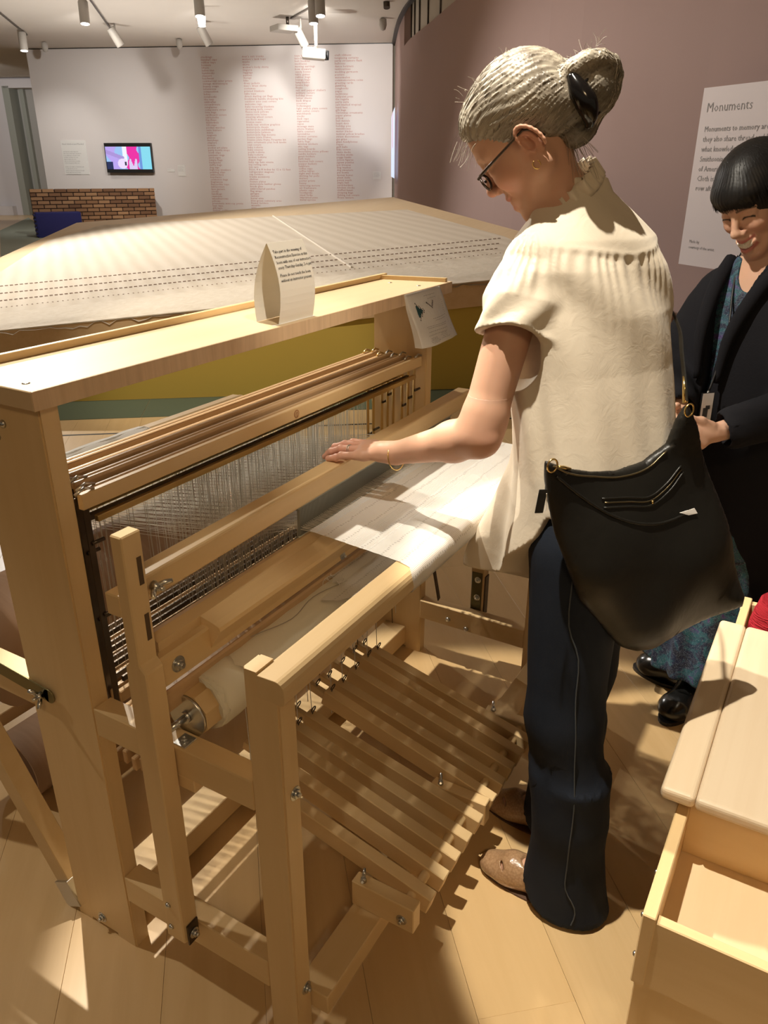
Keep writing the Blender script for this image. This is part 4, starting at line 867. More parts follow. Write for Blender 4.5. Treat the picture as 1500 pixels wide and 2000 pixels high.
def cell(b, u, v, du, dv, off=0.0012):
    c = [b.verts.new(dsp(u + a * du, v + q * dv, off)) for a, q in ((0, 0), (1, 0), (1, 1), (0, 1))]; b.faces.new(c)
S = 0.0205; vS = 0.031
for k in range(11):
    w_ = k if k <= 5 else 10 - k
    for q in range(w_ * 2 + 1):
        u, v = 0.165 + q * S * 0.8, 0.80 - k * vS
        if q > w_ * 2 - 3: cell(bm2 if (q + k) % 2 else bm3, u, v, S * 0.8, vS * 0.9)
        else: cell(bm, u, v, S * 0.84, vS)
for k in range(9):
    d = abs(k - 4); cell(bm3, 0.44 + k * S * 1.15, 0.66 + d * vS * 0.85, S, vS)
    cell(bm2, 0.44 + k * S * 1.15 + S * 0.6, 0.68 + d * vS * 0.85, S * 0.5, vS * 0.5, 0.0016)
tag(fin('teal_triangle', bm, M['teal'], ds), kind='stuff'); tag(fin('white_squares', bm2, M['white'], ds), kind='stuff'); tag(fin('black_squares', bm3, M['ink'], ds), kind='stuff')
bm = B(); rr = random.Random(2)
for (v, u0, u1) in ((0.90, 0.45, 0.78), (0.84, 0.52, 0.75), (0.47, 0.45, 0.85), (0.43, 0.5, 0.8), (0.345, 0.24, 0.78), (0.315, 0.26, 0.70), (0.25, 0.24, 0.72), (0.19, 0.2, 0.7), (0.135, 0.22, 0.38), (0.115, 0.22, 0.40), (0.095, 0.20, 0.42), (0.07, 0.2, 0.42), (0.045, 0.22, 0.40), (0.17, 0.52, 0.64), (0.14, 0.5, 0.66), (0.11, 0.54, 0.66), (0.08, 0.5, 0.70)):
    u = u0
    while u < u1: l = rr.uniform(0.015, 0.05); cell(bm, u, v, l, 0.007); u += l + 0.012
for k in range(16): cell(bm, 0.86 + rr.uniform(0, 0.04), 0.15 + 0.04 * k, 0.02, 0.006)
tag(fin('print', bm, M['print'], ds), kind='stuff')
# ------------------------------------------------------------------ weaver's bench with a bin at each end
bench = tag(place('loom_bench', (0.83, -0.66, 0)), 'maple weaving bench with open end bins beside the standing woman', 'bench')
M['seat'] = wood('seat_maple', (0.78, 0.64, 0.47), (0.70, 0.55, 0.38), 'X', 0.35)
bm = B(); bx(bm, 0.487, 1.173, -0.5545, -0.493, 0.472, 0.5, 0.010, 4); fin('seat_board', bm, M['seat'], bench)
bm = B(); bx(bm, 0.487, 1.173, -0.84, -0.5548, 0.472, 0.5, 0.010, 4); fin('seat_board', bm, M['seat'], bench)
for x0, x1, xi in ((0.24, 0.262, 0.53), (1.40, 1.422, 1.13)):
    lo, hi = min(x0, xi), max(x1, xi)
    s = box('side_board', M['wx'], bench, lo - 0.0 if x0 < 1 else lo, hi, -0.547, -0.525, 0.29, 0.450, 0.002)
    box('side_board', M['wx'], bench, lo, hi, -0.85, -0.828, 0.29, 0.450, 0.002)
    box('end_board', M['wy'], bench, x0 + 0.002, x1, -0.828, -0.535, 0.29, 0.441, 0.002)
    box('bin_floor', M['birch'], bench, lo + 0.02, hi, -0.83, -0.545, 0.322, 0.336, 0.001)
    box('inner_wall', M['wy'], bench, xi - 0.008, xi + 0.008, -0.828, -0.547, 0.336, 0.472, 0.001)
    box('end_panel', M['wz'], bench, x0 + 0.004, x0 + 0.026, -0.832, -0.531, 0.0, 0.30, 0.002)
    for x in ((0.36, 0.262, 0.25) if x0 < 1 else (1.22, 1.39)): rivet(s, (x, -0.525, 0.425 if x not in (0.25,) else 0.345), (0, 1, 0), 0.0055)
box('long_panel', M['wx'], bench, 0.53, 1.13, -0.56, -0.545, 0.30, 0.472, 0.002); box('long_panel', M['wx'], bench, 0.53, 1.13, -0.83, -0.815, 0.30, 0.472, 0.002)
# cone of red yarn in the far bin
M['red'] = mat('red_yarn', (0.36, 0.018, 0.028), 0.85, spec=0.15); rn = M['red']; rv = coords(rn, (1, 1, 9)); nz = noise(rn, rv, 26, 4, 0.6, 1.5); L(rn, mixc(rn, nz.outputs['Fac'], (0.22, 0.008, 0.014), (0.48, 0.03, 0.045)), rn.node_tree.nodes['Principled BSDF'].inputs['Base Color']); bump(rn, nz.outputs['Fac'], 0.8, 0.004)
yc = tag(place('yarn_cone', (1.31, -0.62, 0.336)), 'cone of red yarn on a white tube in bench bin', 'yarn')
bm = B(); lathe(bm, (1.31, -0.62, 0), ((0.03, 0.345), (0.060, 0.35), (0.066, 0.37), (0.066, 0.44), (0.060, 0.48), (0.052, 0.515), (0.040, 0.528), (0.026, 0.531)), 36); recalc(bm); fin('yarn', bm, M['red'], yc)
bm = B(); rr = random.Random(6)
for k in range(60):
    z0 = rr.uniform(0.36, 0.50); a0 = rr.uniform(0, 6.28); sl_ = rr.uniform(-0.03, 0.03)
    def R(z): return np.interp(z, (0.35, 0.37, 0.44, 0.48, 0.515), (0.0605, 0.0665, 0.0665, 0.0605, 0.0525))
    tube(bm, [Vector((1.31 + R(z0 + sl_ * t) * math.cos(a0 + t * 1.8), -0.62 + R(z0 + sl_ * t) * math.sin(a0 + t * 1.8), z0 + sl_ * t)) for t in [i / 9 for i in range(10)]], 0.0011, 3, False)
tag(fin('yarn_strands', bm, M['red'], yc), kind='stuff')
bm = B(); n = 24; rg = []
for r, z in ((0.026, 0.336), (0.0195, 0.545), (0.0165, 0.545), (0.0165, 0.45)): rg.append([bm.verts.new((1.31 + r * math.cos(2 * PI * k / n), -0.62 + r * math.sin(2 * PI * k / n), z)) for k in range(n)])
for a, b in zip(rg, rg[1:]):
    for k in range(n): f = bm.faces.new([a[k], a[(k + 1) % n], b[(k + 1) % n], b[k]]); f.smooth = True
bm.faces.new(rg[-1]); recalc(bm); fin('tube', bm, M['card'], yc)
# ------------------------------------------------------------------ sculpting helper: signed distance fields -> one continuous surface
import openvdb as vdb
class Sdf:
    def __init__(s, lo, hi, h):
        s.lo = np.array(lo, np.float32); s.h = h; s.n = np.ceil((np.array(hi) - s.lo) / h).astype(int) + 1
        s.g = np.full(s.n, 0.05, np.float32)
    def sub(s, lo, hi):
        a = np.clip(np.floor((np.array(lo) - s.lo) / s.h).astype(int), 0, s.n); b = np.clip(np.ceil((np.array(hi) - s.lo) / s.h).astype(int) + 1, 0, s.n)
        if np.any(b - a < 1): return None, None
        ax = [(s.lo[k] + s.h * np.arange(a[k], b[k], dtype=np.float32)).astype(np.float32) for k in range(3)]
        return (slice(a[0], b[0]), slice(a[1], b[1]), slice(a[2], b[2])), np.meshgrid(*ax, indexing='ij', sparse=True)
    def put(s, lo, hi, f, k=0.01, mode='add'):
        m = k + 0.03; sl, X = s.sub(np.array(lo) - m, np.array(hi) + m)
        if sl is None: return
        d = f(*X).astype(np.float32); g = s.g[sl]
        if mode == 'cut': d = -d; h = np.maximum(k - np.abs(g - d), 0) / k; s.g[sl] = np.maximum(g, d) + h * h * k * 0.25
        else: h = np.maximum(k - np.abs(g - d), 0) / k; s.g[sl] = np.minimum(g, d) - h * h * k * 0.25
    def cone(s, a, b, ra, rb, k=0.01, mode='add'):
        a, b = np.array(a, float), np.array(b, float); ab = b - a; L2 = float(ab @ ab) + 1e-12; r = max(ra, rb)
        def f(x, y, z):
            t = np.clip(((x - a[0]) * ab[0] + (y - a[1]) * ab[1] + (z - a[2]) * ab[2]) / L2, 0, 1)
            return np.sqrt((x - a[0] - t * ab[0]) ** 2 + (y - a[1] - t * ab[1]) ** 2 + (z - a[2] - t * ab[2]) ** 2) - (ra + (rb - ra) * t)
        s.put(np.minimum(a, b) - r, np.maximum(a, b) + r, f, k, mode)
    def chain(s, pts, rad, k=0.01, mode='add'):
        for i in range(len(pts) - 1): s.cone(pts[i], pts[i + 1], rad[i], rad[i + 1], k, mode)
    def ell(s, c, r, k=0.01, mode='add', R=None):
        c = np.array(c, float); r = np.array(r, float); R = np.eye(3) if R is None else np.array(R, float)   # rows of R: local axes
        def f(x, y, z):
            dx, dy, dz = x - c[0], y - c[1], z - c[2]
            q = [(R[i][0] * dx + R[i][1] * dy + R[i][2] * dz) for i in range(3)]
            k0 = np.sqrt(sum((q[i] / r[i]) ** 2 for i in range(3))); k1 = np.sqrt(sum((q[i] / r[i] ** 2) ** 2 for i in range(3))) + 1e-9
            return k0 * (k0 - 1) / k1
        e = np.sqrt(((R.T * r) ** 2).sum(1)); s.put(c - e, c + e, f, k, mode)
    def mesh(s, name, m, parent=None, adapt=0.0, extra=None):
        P, Q, Tt = [], [], []
        for fld in [s] + list(extra or []):
            gr = vdb.FloatGrid(0.05); gr.copyFromArray(fld.g); gr.transform = vdb.createLinearTransform(voxelSize=fld.h)
            p, t, q = gr.convertToPolygons(isovalue=0.0, adaptivity=adapt); off = sum(len(a) for a in P)
            P.append(p + fld.lo); Q.append(q.astype(np.int64) + off); Tt.append(t.astype(np.int64) + off)
        P = np.concatenate(P); Q = np.concatenate(Q); Tt = np.concatenate(Tt)
        base = np.array(wloc(parent)) if parent is not None else np.zeros(3)
        me = bpy.data.meshes.new(name); me.from_pydata((P - base).tolist(), [], [q[::-1] for q in Q.tolist()] + [t[::-1] for t in Tt.tolist()]); me.update()
        me.polygons.foreach_set('use_smooth', [True] * len(me.polygons))
        for mm in (m if isinstance(m, (list, tuple)) else [m]): me.materials.append(mm)
        o = link(name, me, parent); return o, P
def paint(o, P, f):
    """per-vertex own colour of skin, lips, nails"""
    c = f(P); a = o.data.color_attributes.new('Col', 'FLOAT_COLOR', 'POINT'); a.data.foreach_set('color', np.concatenate([c, np.ones((len(c), 1))], 1).astype(np.float32).ravel())
def vnoise(p, s, seed=0):
    rs = np.random.RandomState(seed); out = 0
    for _ in range(7):
        d = rs.normal(size=3); d /= np.linalg.norm(d); out = out + np.sin((p @ d) * s * rs.uniform(0.6, 1.7) + rs.uniform(0, 6.28))
    return out / 7
def hframe(az, pitch, roll):
    f0 = np.array([math.cos(az), math.sin(az), 0]); l0 = np.array([-math.sin(az), math.cos(az), 0]); z = np.array([0, 0, 1.])
    f = math.cos(pitch) * f0 - math.sin(pitch) * z; u = math.cos(pitch) * z + math.sin(pitch) * f0
    return np.array([f, math.cos(roll) * l0 + math.sin(roll) * u, -math.sin(roll) * l0 + math.cos(roll) * u])
def skin_mat(name):
    m = mat(name, (0.6, 0.36, 0.26), 0.48, spec=0.35); b = m.node_tree.nodes['Principled BSDF']; a = N(m, 'ShaderNodeAttribute', attribute_name='Col'); L(m, a.outputs['Color'], b.inputs['Base Color'])
    b.inputs['Subsurface Weight'].default_value = 0.12; b.inputs['Subsurface Radius'].default_value = (0.012, 0.004, 0.002); b.inputs['Subsurface Scale'].default_value = 0.6
    v = coords(m); n = noise(m, v, 420, 3); bump(m, n.outputs['Fac'], 0.06, 0.0008); return m
def head(S, O, R, smile=0.0, female=True, cheek=1.0, fine=True, gaze=None):
    O = np.array(O); W_ = lambda a, b, c: O + a * R[0] + b * R[1] + c * R[2]
    E = lambda c, r, k=0.012, mode='add', T=None: S.ell(W_(*c), r, k, mode, R if T is None else T @ R)
    C_ = lambda a, b, ra, rb, k=0.01, mode='add': S.cone(W_(*a), W_(*b), ra, rb, k, mode)
    E((-0.015, 0, 0.050), (0.093, 0.072, 0.078), 0.02); E((0.045, 0, 0.050), (0.047, 0.058, 0.052), 0.03); E((0.030, 0, -0.015), (0.058, 0.056, 0.075), 0.03)
    for sg in (1, -1):
        C_((-0.004, sg * 0.056, -0.042), (0.066, sg * 0.018, -0.096), 0.017, 0.014, 0.03); C_((0.0, sg * 0.060, -0.01), (0.0, sg * 0.056, -0.045), 0.014, 0.016, 0.03)
        E((0.060, sg * 0.036, -0.026 + 0.006 * smile), (0.026, 0.024, 0.024), 0.02); C_((0.086, sg * 0.010, 0.030), (0.070, sg * 0.046, 0.031), 0.009, 0.008, 0.014)
        E((0.094, sg * 0.032, 0.010), (0.013, 0.019, 0.011), 0.012, 'cut')
        E((0.073, sg * 0.032, 0.011), (0.0155, 0.018, 0.0125), 0.004)
        C_((0.0885, sg * 0.020, 0.008 - 0.004 * smile), (0.081, sg * 0.047, 0.007), 0.0022, 0.0018, 0.003, 'cut')
        C_((0.086, sg * 0.018, -0.001), (0.078, sg * 0.046, 0.0), 0.004, 0.003, 0.008)
        E((0.096, sg * 0.0125, -0.031), (0.010, 0.0075, 0.008), 0.006)
    C_((0.088, 0, 0.020), (0.108, 0, -0.023), 0.0075, 0.0095, 0.012); E((0.109, 0, -0.026), (0.010, 0.010, 0.009), 0.008)
    for sg in (1, -1): E((0.101, sg * 0.0065, -0.0395), (0.006, 0.0038, 0.004), 0.003, 'cut')
    w_ = 0.023 + 0.007 * smile; bk = 0.080 - 0.004 * smile; up = 0.009 * smile
    E((0.078, 0, -0.060), (0.017, 0.030, 0.022), 0.016)
    S.chain([W_(bk, -w_, -0.060 + up), W_(0.0905, -0.010, -0.0545), W_(0.0925, 0, -0.056), W_(0.0905, 0.010, -0.0545), W_(bk, w_, -0.060 + up)], [0.003, 0.0048, 0.0045, 0.0048, 0.003], 0.004)
    dz = 0.012 * smile
    S.chain([W_(bk, -w_, -0.062 + up), W_(0.089, -0.010, -0.068 - dz), W_(0.0905, 0, -0.0695 - dz), W_(0.089, 0.010, -0.068 - dz), W_(bk, w_, -0.062 + up)], [0.003, 0.005, 0.0055, 0.005, 0.003], 0.004)
    S.chain([W_(bk + 0.008, -w_ * 0.95, -0.0605 + up), W_(0.097, 0, -0.0625 - dz * 0.5), W_(bk + 0.008, w_ * 0.95, -0.0605 + up)], [0.0012 + 0.002 * smile, 0.0014 + 0.0045 * smile, 0.0012 + 0.002 * smile], 0.002, 'cut')
    E((0.074, 0, -0.099), (0.016, 0.018, 0.013), 0.018)
    for sg in (1, -1):                                             # smile folds
        C_((0.092, sg * 0.017, -0.036), (0.076, sg * (w_ + 0.011), -0.066), 0.0022, 0.0018, 0.008, 'cut')
        c = lambda a, b, d: (a, sg * b, d)                         # ear
        th = -0.30; T = np.array([[math.cos(th), 0, math.sin(th)], [0, 1, 0], [-math.sin(th), 0, math.cos(th)]])
        E(c(-0.014, 0.0725, -0.001), (0.0165, 0.007, 0.029), 0.006, 'add', T)
        ring = []
        for k in range(15):
            a = -1.0 + 4.9 * k / 14; e = (math.cos(a) * 0.0165, math.sin(a) * 0.0295); ring.append(W_(-0.014 + math.cos(th) * -e[0] * 1.0 - math.sin(th) * e[1] * 1.0, sg * (0.078 + 0.004 * max(0, -math.cos(a + PI))), 0.001 + e[1] * math.cos(th) - math.sin(th) * e[0] * 0.4))
        S.chain(ring, [0.0030] * 15, 0.003)
        E(c(-0.006, 0.078, -0.002), (0.0085, 0.006, 0.014), 0.004, 'cut', T); E(c(0.002, 0.074, -0.0305), (0.0075, 0.0055, 0.009), 0.005)
        C_(c(0.004, 0.072, 0.0), c(0.004, 0.074, -0.012), 0.0045, 0.0045, 0.004)
    return W_
def hand(S, wrist, knuckles, fingers, thumb, k=0.006, palm_r=0.0125, s=1.0):
    """palm from wrist to four knuckles, four unequal fingers, thumb leaving the side of the palm"""
    wrist = np.array(wrist)
    for kn in knuckles: S.cone(wrist + (np.array(kn) - wrist) * 0.18, kn, palm_r * 1.15, 0.0098 * s, 0.014)
    for i in range(3): S.cone((np.array(knuckles[i]) * 0.8 + wrist * 0.2), (np.array(knuckles[i + 1]) * 0.8 + wrist * 0.2), 0.011, 0.011, 0.012)
    for f in fingers:
        r = [0.0092 * s, 0.0084 * s, 0.0076 * s, 0.0064 * s][:len(f)]; S.chain(f, r, 0.003)
        for p in f[1:-1]: S.ell(p, (0.0088 * s,) * 3, 0.003)
    S.chain(thumb, [0.0150 * s, 0.0115 * s, 0.0098 * s, 0.0078 * s][:len(thumb)], 0.008)

# ------------------------------------------------------------------ the standing woman at the loom
pw = tag(place('person', (0.68, -0.29, 0)), 'standing person with grey-blonde bun, cream blouse and black bag, hand on loom', 'person', 'visitors at the loom')
HO, HR = np.array((0.755, -0.048, 1.598)), hframe(math.radians(96.2), math.radians(40.0), math.radians(-10.3))
TF, TL = np.array([0.451, 0.892, 0]), np.array([-0.892, 0.451, 0])
Lsh, Lel, Lwr = np.array((0.690, -0.082, 1.375)), np.array((0.575, -0.055, 1.083)), np.array((0.630, 0.158, 0.994))
Rsh, Rel, Rwr = np.array((0.955, -0.190, 1.375)), np.array((0.97, -0.055, 1.13)), np.array((0.94, 0.13, 1.00))
def body_common(S):
    S.cone((0.795, -0.100, 1.455), HO - 0.012 * HR[0] - 0.035 * HR[2], 0.052, 0.046, 0.02); S.cone((0.825, -0.125, 1.42), (0.80, -0.10, 1.50), 0.055, 0.05, 0.03)
    S.cone(Lsh + (Lel - Lsh) * 0.10, Lel + (Lsh - Lel) * 0.12, 0.045, 0.041, 0.02); S.cone(Lel + (Lsh - Lel) * 0.12, Lel, 0.041, 0.0375, 0.02)
    S.cone(Lel, Lel + (Lwr - Lel) * 0.28, 0.0370, 0.0385, 0.025); S.cone(Lel + (Lwr - Lel) * 0.28, Lwr, 0.0385, 0.0240, 0.02)
    S.cone(Lel + np.array((-0.012, -0.022, -0.004)), Lel + np.array((-0.004, -0.012, 0.0)), 0.014, 0.016, 0.02)
    S.cone(Lwr, Lwr + np.array((0.0, 0.03, -0.002)), 0.0225, 0.022, 0.012)
def lowbody(S):
    S.cone(Rsh, Rel, 0.042, 0.036, 0.02); S.cone(Rel, Rwr, 0.038, 0.024, 0.02)
    S.ell((0.805, -0.165, 1.27), (0.115, 0.055, 0.15), 0.03, R=np.array([TL, TF, [0, 0, 1]])); S.ell((0.735, -0.25, 1.06), (0.11, 0.06, 0.16), 0.04, R=np.array([TL, TF, [0, 0, 1]])); S.ell((0.715, -0.26, 0.90), (0.11, 0.065, 0.11), 0.04, R=np.array([TL, TF, [0, 0, 1]]))
    S.cone((0.81, -0.15, 1.36), (0.825, -0.125, 1.43), 0.06, 0.055, 0.04)
    for hx, kx, ax, ay in ((0.640, 0.60, 0.587, -0.325), (0.775, 0.775, 0.777, -0.245)):
        S.cone((hx, -0.275, 0.86), (kx, -0.27, 0.48), 0.050, 0.038, 0.03); S.cone((kx, -0.27, 0.48), (ax, ay, 0.085), 0.038, 0.033, 0.03)
        S.cone((ax, ay, 0.085), (ax - 0.002, ay - 0.02, 0.045), 0.034, 0.034, 0.02); S.cone((ax, ay, 0.06), (ax - 0.004, ay + 0.13, 0.035), 0.036, 0.026, 0.02); S.cone((ax - 0.004, ay + 0.13, 0.032), (ax - 0.006, ay + 0.175, 0.028), 0.026, 0.018, 0.02)
kn = [np.array(p) for p in ((0.607, 0.243, 0.980), (0.628, 0.250, 0.986), (0.651, 0.253, 0.988), (0.674, 0.248, 0.986))]
fg = [[kn[0], (0.609, 0.282, 0.9725), (0.612, 0.298, 0.964), (0.614, 0.322, 0.957)],
      [kn[1], (0.629, 0.296, 0.980), (0.631, 0.322, 0.968), (0.632, 0.343, 0.952)],
      [kn[2], (0.652, 0.300, 0.983), (0.653, 0.328, 0.971), (0.653, 0.350, 0.952)],
      [kn[3], (0.677, 0.294, 0.981), (0.679, 0.321, 0.970), (0.680, 0.341, 0.953)]]
th = [Lwr + np.array((0.018, 0.022, -0.004)), (0.672, 0.212, 0.972), (0.690, 0.243, 0.965), (0.700, 0.268, 0.962)]
S1 = Sdf((0.62, -0.22, 1.44), (0.90, 0.13, 1.78), 0.0017); head(S1, HO, HR, 0.75); body_common(S1)
S2 = Sdf((0.485, -0.14, 0.91), (0.76, 0.38, 1.16), 0.0018); body_common(S2); hand(S2, Lwr, kn, fg, th)
for a, b in ((kn[0], Lwr), (kn[1], Lwr), (kn[2], Lwr)): S2.cone(np.array(a) + (0, 0, 0.0085), np.array(a) * 0.45 + np.array(b) * 0.55 + (0, 0, 0.0165), 0.0016, 0.0014, 0.004)
S3 = Sdf((0.50, -0.42, 0.0), (1.10, 0.10, 1.48), 0.0045); body_common(S3); lowbody(S3)
x_, y_, z_ = np.meshgrid(*[S3.lo[k] + S3.h * np.arange(S3.n[k]) for k in range(3)], indexing='ij', sparse=True)
S3.g = np.where((y_ > -0.125) & (z_ < 1.15) & (x_ < 0.745) & (z_ > 0.925) & (x_ + y_ * 0 < 0.70), 0.05, S3.g).astype(np.float32)   # the finer hand field takes over there
M['skin'] = skin_mat('skin_fair')
bo, P = S1.mesh('body', M['skin'], pw, 0.0, [S2, S3])
def tone(P):
    base = np.array((0.60, 0.345, 0.235)); c = np.tile(base, (len(P), 1)); c *= (1 + 0.05 * vnoise(P, 60, 1) + 0.03 * vnoise(P, 260, 2))[:, None]
    q = (P - HO) @ HR.T
    def blob(ctr, r): return np.exp(-(((q - np.array(ctr)) / np.array(r)) ** 2).sum(1))
    for ctr, r, col, w in (((0.065, 0.045, -0.03), (0.03, 0.02, 0.025), (0.64, 0.24, 0.17), 0.5), ((0.112, 0, -0.03), (0.012, 0.014, 0.014), (0.66, 0.25, 0.19), 0.6), ((0.093, 0, -0.056), (0.010, 0.022, 0.006), (0.52, 0.17, 0.15), 0.9), ((0.091, 0, -0.073), (0.010, 0.020, 0.006), (0.52, 0.17, 0.15), 0.9), ((-0.012, 0.078, 0.0), (0.02, 0.008, 0.03), (0.66, 0.28, 0.20), 0.6)):
        w_ = (blob(ctr, r) * w)[:, None]; c = c * (1 - w_) + np.array(col) * w_
    d = np.linalg.norm(P - np.array((0.64, 0.31, 0.97)), axis=1); w_ = (np.clip(1 - d / 0.09, 0, 1) * 0.55)[:, None]; c = c * (1 - w_) + np.array((0.68, 0.30, 0.24)) * w_
    w_ = (np.clip(1 - np.linalg.norm(P - Lel + np.array((0.01, 0.03, 0.01)), axis=1) / 0.06, 0, 1) * 0.4)[:, None]; c = c * (1 - w_) + np.array((0.60, 0.27, 0.19)) * w_
    return np.clip(c, 0, 1)
paint(bo, P, tone)
hw = lambda a, b, c: HO + a * HR[0] + b * HR[1] + c * HR[2]
# glasses, earring, rings, bracelet
M['tort'] = mat('tortoise_shell', (0.035, 0.018, 0.01), 0.25); M['glass'] = mat('clear_lens', (1, 1, 1), 0.02); gb = M['glass'].node_tree.nodes['Principled BSDF']; gb.inputs['Transmission Weight'].default_value = 1.0; gb.inputs['IOR'].default_value = 1.01
gl = place('glasses', Vector(hw(0.09, 0, 0.0)) - pw.location); gl.parent = pw
for sg in (1, -1):
    bm = B(); tube(bm, [hw(0.100, sg * 0.067, 0.008), hw(0.085, sg * 0.0745, 0.011), hw(0.03, sg * 0.0785, 0.016), hw(-0.012, sg * 0.0785, 0.020), hw(-0.030, sg * 0.077, 0.006), hw(-0.036, sg * 0.075, -0.012)], [0.0026, 0.0028, 0.0024, 0.0022, 0.002, 0.002], 8); fin('temple_arm', bm, M['tort'], gl)
    rim = [hw(0.1015 - 0.22 * (0.034 - 0.026 * math.cos(a)) ** 1 * 0 - 0.10 * abs(0.0345 + 0.0265 * math.cos(a) - 0.034), sg * (0.0365 + 0.0265 * math.cos(a) * (1 - 0.10 * math.sin(a) ** 2)), -0.004 + 0.0155 * math.sin(a) * (1 - 0.08 * math.cos(a))) for a in [i / 26 * 2 * PI for i in range(27)]]
    bm = B(); tube(bm, rim, 0.0024, 8, False); fin('rim', bm, M['tort'], gl)
    bm = B(); vs = [bm.verts.new(p) for p in rim[:-1]]; ws_ = [bm.verts.new(Vector(p) + Vector(HR[0]) * 0.0012) for p in rim[:-1]]; bm.faces.new(vs); bm.faces.new(ws_[::-1])
    for i in range(26): bm.faces.new([vs[i], vs[(i + 1) % 26], ws_[(i + 1) % 26], ws_[i]])
    recalc(bm); fin('lens', bm, M['glass'], gl)
bm = B(); tube(bm, [hw(0.106, 0.0105, -0.004), hw(0.1085, 0, -0.001), hw(0.106, -0.0105, -0.004)], 0.0023, 8); fin('bridge', bm, M['tort'], gl)
for sg in (1, -1):
    bm = B(); tube(bm, [hw(0.002 + 0.0065 * math.sin(a), sg * (0.0805 + 0.002 * math.cos(a)), -0.040 + 0.0075 * math.cos(a)) for a in [i / 14 * 5.4 for i in range(15)]], 0.0011, 6); fin('earring', bm, M['gold'], pw)
def ringband(name, c, t, r, th_, m, sx=1.0, n=30, gap=0.0):
    t = Vector(t).normalized(); u = t.orthogonal().normalized(); v = t.cross(u); bm = B(); c = Vector(c)
    tube(bm, [c + u * math.cos(a) * r + v * math.sin(a) * r * sx for a in [gap + i / n * (2 * PI - 2 * gap) for i in range(n + 1)]], th_, 6, gap > 0); return fin(name, bm, m, pw)
M['silver'] = mat('silver', (0.75, 0.75, 0.74), 0.22, 1.0)
fd = np.array(fg[1][1]) - kn[1]; r0 = kn[1] + fd * 0.45
ringband('ring', r0, fd, 0.0092, 0.0010, M['silver']); ringband('ring', r0 + fd * 0.09, fd, 0.0092, 0.0011, M['silver'])
bm = B(); 
for k in range(5): bmesh.ops.create_icosphere(bm, subdivisions=1, radius=0.0016, matrix=Matrix.Translation(Vector(r0 + fd * 0.05) + Vector((0.002 * (k - 2), 0, 0.0098 - 0.0006 * abs(k - 2)))))
fin('ring_stones', bm, M['silver'], pw)
ringband('bracelet', Lwr + np.array((-0.003, -0.004, -0.004)), (0.12, 0.9, -0.30), 0.0315, 0.0013, M['gold'], 0.86, 30, 0.12)

# jeans
S = Sdf((0.46, -0.48, 0.0), (0.93, -0.08, 1.08), 0.004)
S.ell((0.705, -0.265, 0.90), (0.142, 0.100, 0.13), 0.03, R=np.array([TL, TF, [0, 0, 1]]))
def pant(hx, hy, kx, ky, ax, ay):
    S.cone((hx, hy, 0.86), (kx, ky, 0.50), 0.094, 0.078, 0.03); S.cone((kx, ky, 0.50), (ax + 0.004, ay + 0.008, 0.26), 0.078, 0.071, 0.03)
    def f(x, y, z):
        t = np.clip((0.30 - z) / 0.29, 0, 1); cx = ax + 0.004 - 0.004 * t; cy = ay + 0.010 - 0.012 * t; rx = 0.070 + 0.012 * t; ry = 0.072 + 0.030 * t ** 1.4
        q = np.sqrt(((x - cx) / rx) ** 2 + ((y - cy) / ry) ** 2); d = (q - 1) * rx
        zlo = 0.010 + 0.060 * np.clip((y - cy) / ry * 0.9, 0, 1) ** 1.5
        return np.maximum(d, np.maximum(zlo - z, z - 0.36))
    S.put((ax - 0.11, ay - 0.13, 0.0), (ax + 0.11, ay + 0.13, 0.37), f, 0.05)
pant(0.768, -0.256, 0.772, -0.248, 0.775, -0.246); pant(0.631, -0.252, 0.593, -0.273, 0.583, -0.320)
M['denim'] = mat('dark_denim', (0.012, 0.016, 0.026), 0.8, spec=0.2); dm = M['denim']; dv = coords(dm); dn = noise(dm, dv, 300, 3); dn2 = noise(dm, dv, 9, 3); L(dm, mixc(dm, dn2.outputs['Fac'], (0.008, 0.011, 0.017), (0.018, 0.024, 0.038)), dm.node_tree.nodes['Principled BSDF'].inputs['Base Color']); bump(dm, dn.outputs['Fac'], 0.2, 0.001)
jp = np.meshgrid(*[S.lo[k] + S.h * np.arange(S.n[k]) for k in range(3)], indexing='ij', sparse=True)
S.g = (S.g - 0.0035 * np.sin(26 * jp[2] + 9 * jp[0] + 5 * np.sin(14 * jp[1])) * np.clip((0.75 - jp[2]) * 3, 0, 1) * (0.5 + 0.5 * np.sin(11 * jp[2] + 3))).astype(np.float32)
jo, JP = S.mesh('jeans', M['denim'], pw, 0.2)
bm = B(); sm_ = spline([(0.533, -0.265, 0.86), (0.525, -0.305, 0.66), (0.512, -0.330, 0.48), (0.502, -0.345, 0.30), (0.497, -0.350, 0.16), (0.499, -0.365, 0.03)], 8)
pts_ = []
for p in sm_:                                                      # lie on the denim surface
    a = JP[np.argsort(np.linalg.norm(JP - np.array(p), axis=1))[:1]][0]; pts_.append(Vector(a) + Vector((-0.0012, -0.0006, 0)))
for _ in range(3): pts_ = [pts_[0]] + [(pts_[i - 1] + pts_[i] * 2 + pts_[i + 1]) / 4 for i in range(1, len(pts_) - 1)] + [pts_[-1]]
tube(bm, pts_, 0.0015, 5); fin('side_seam', bm, mat('seam_thread', (0.055, 0.065, 0.075), 0.8), pw)
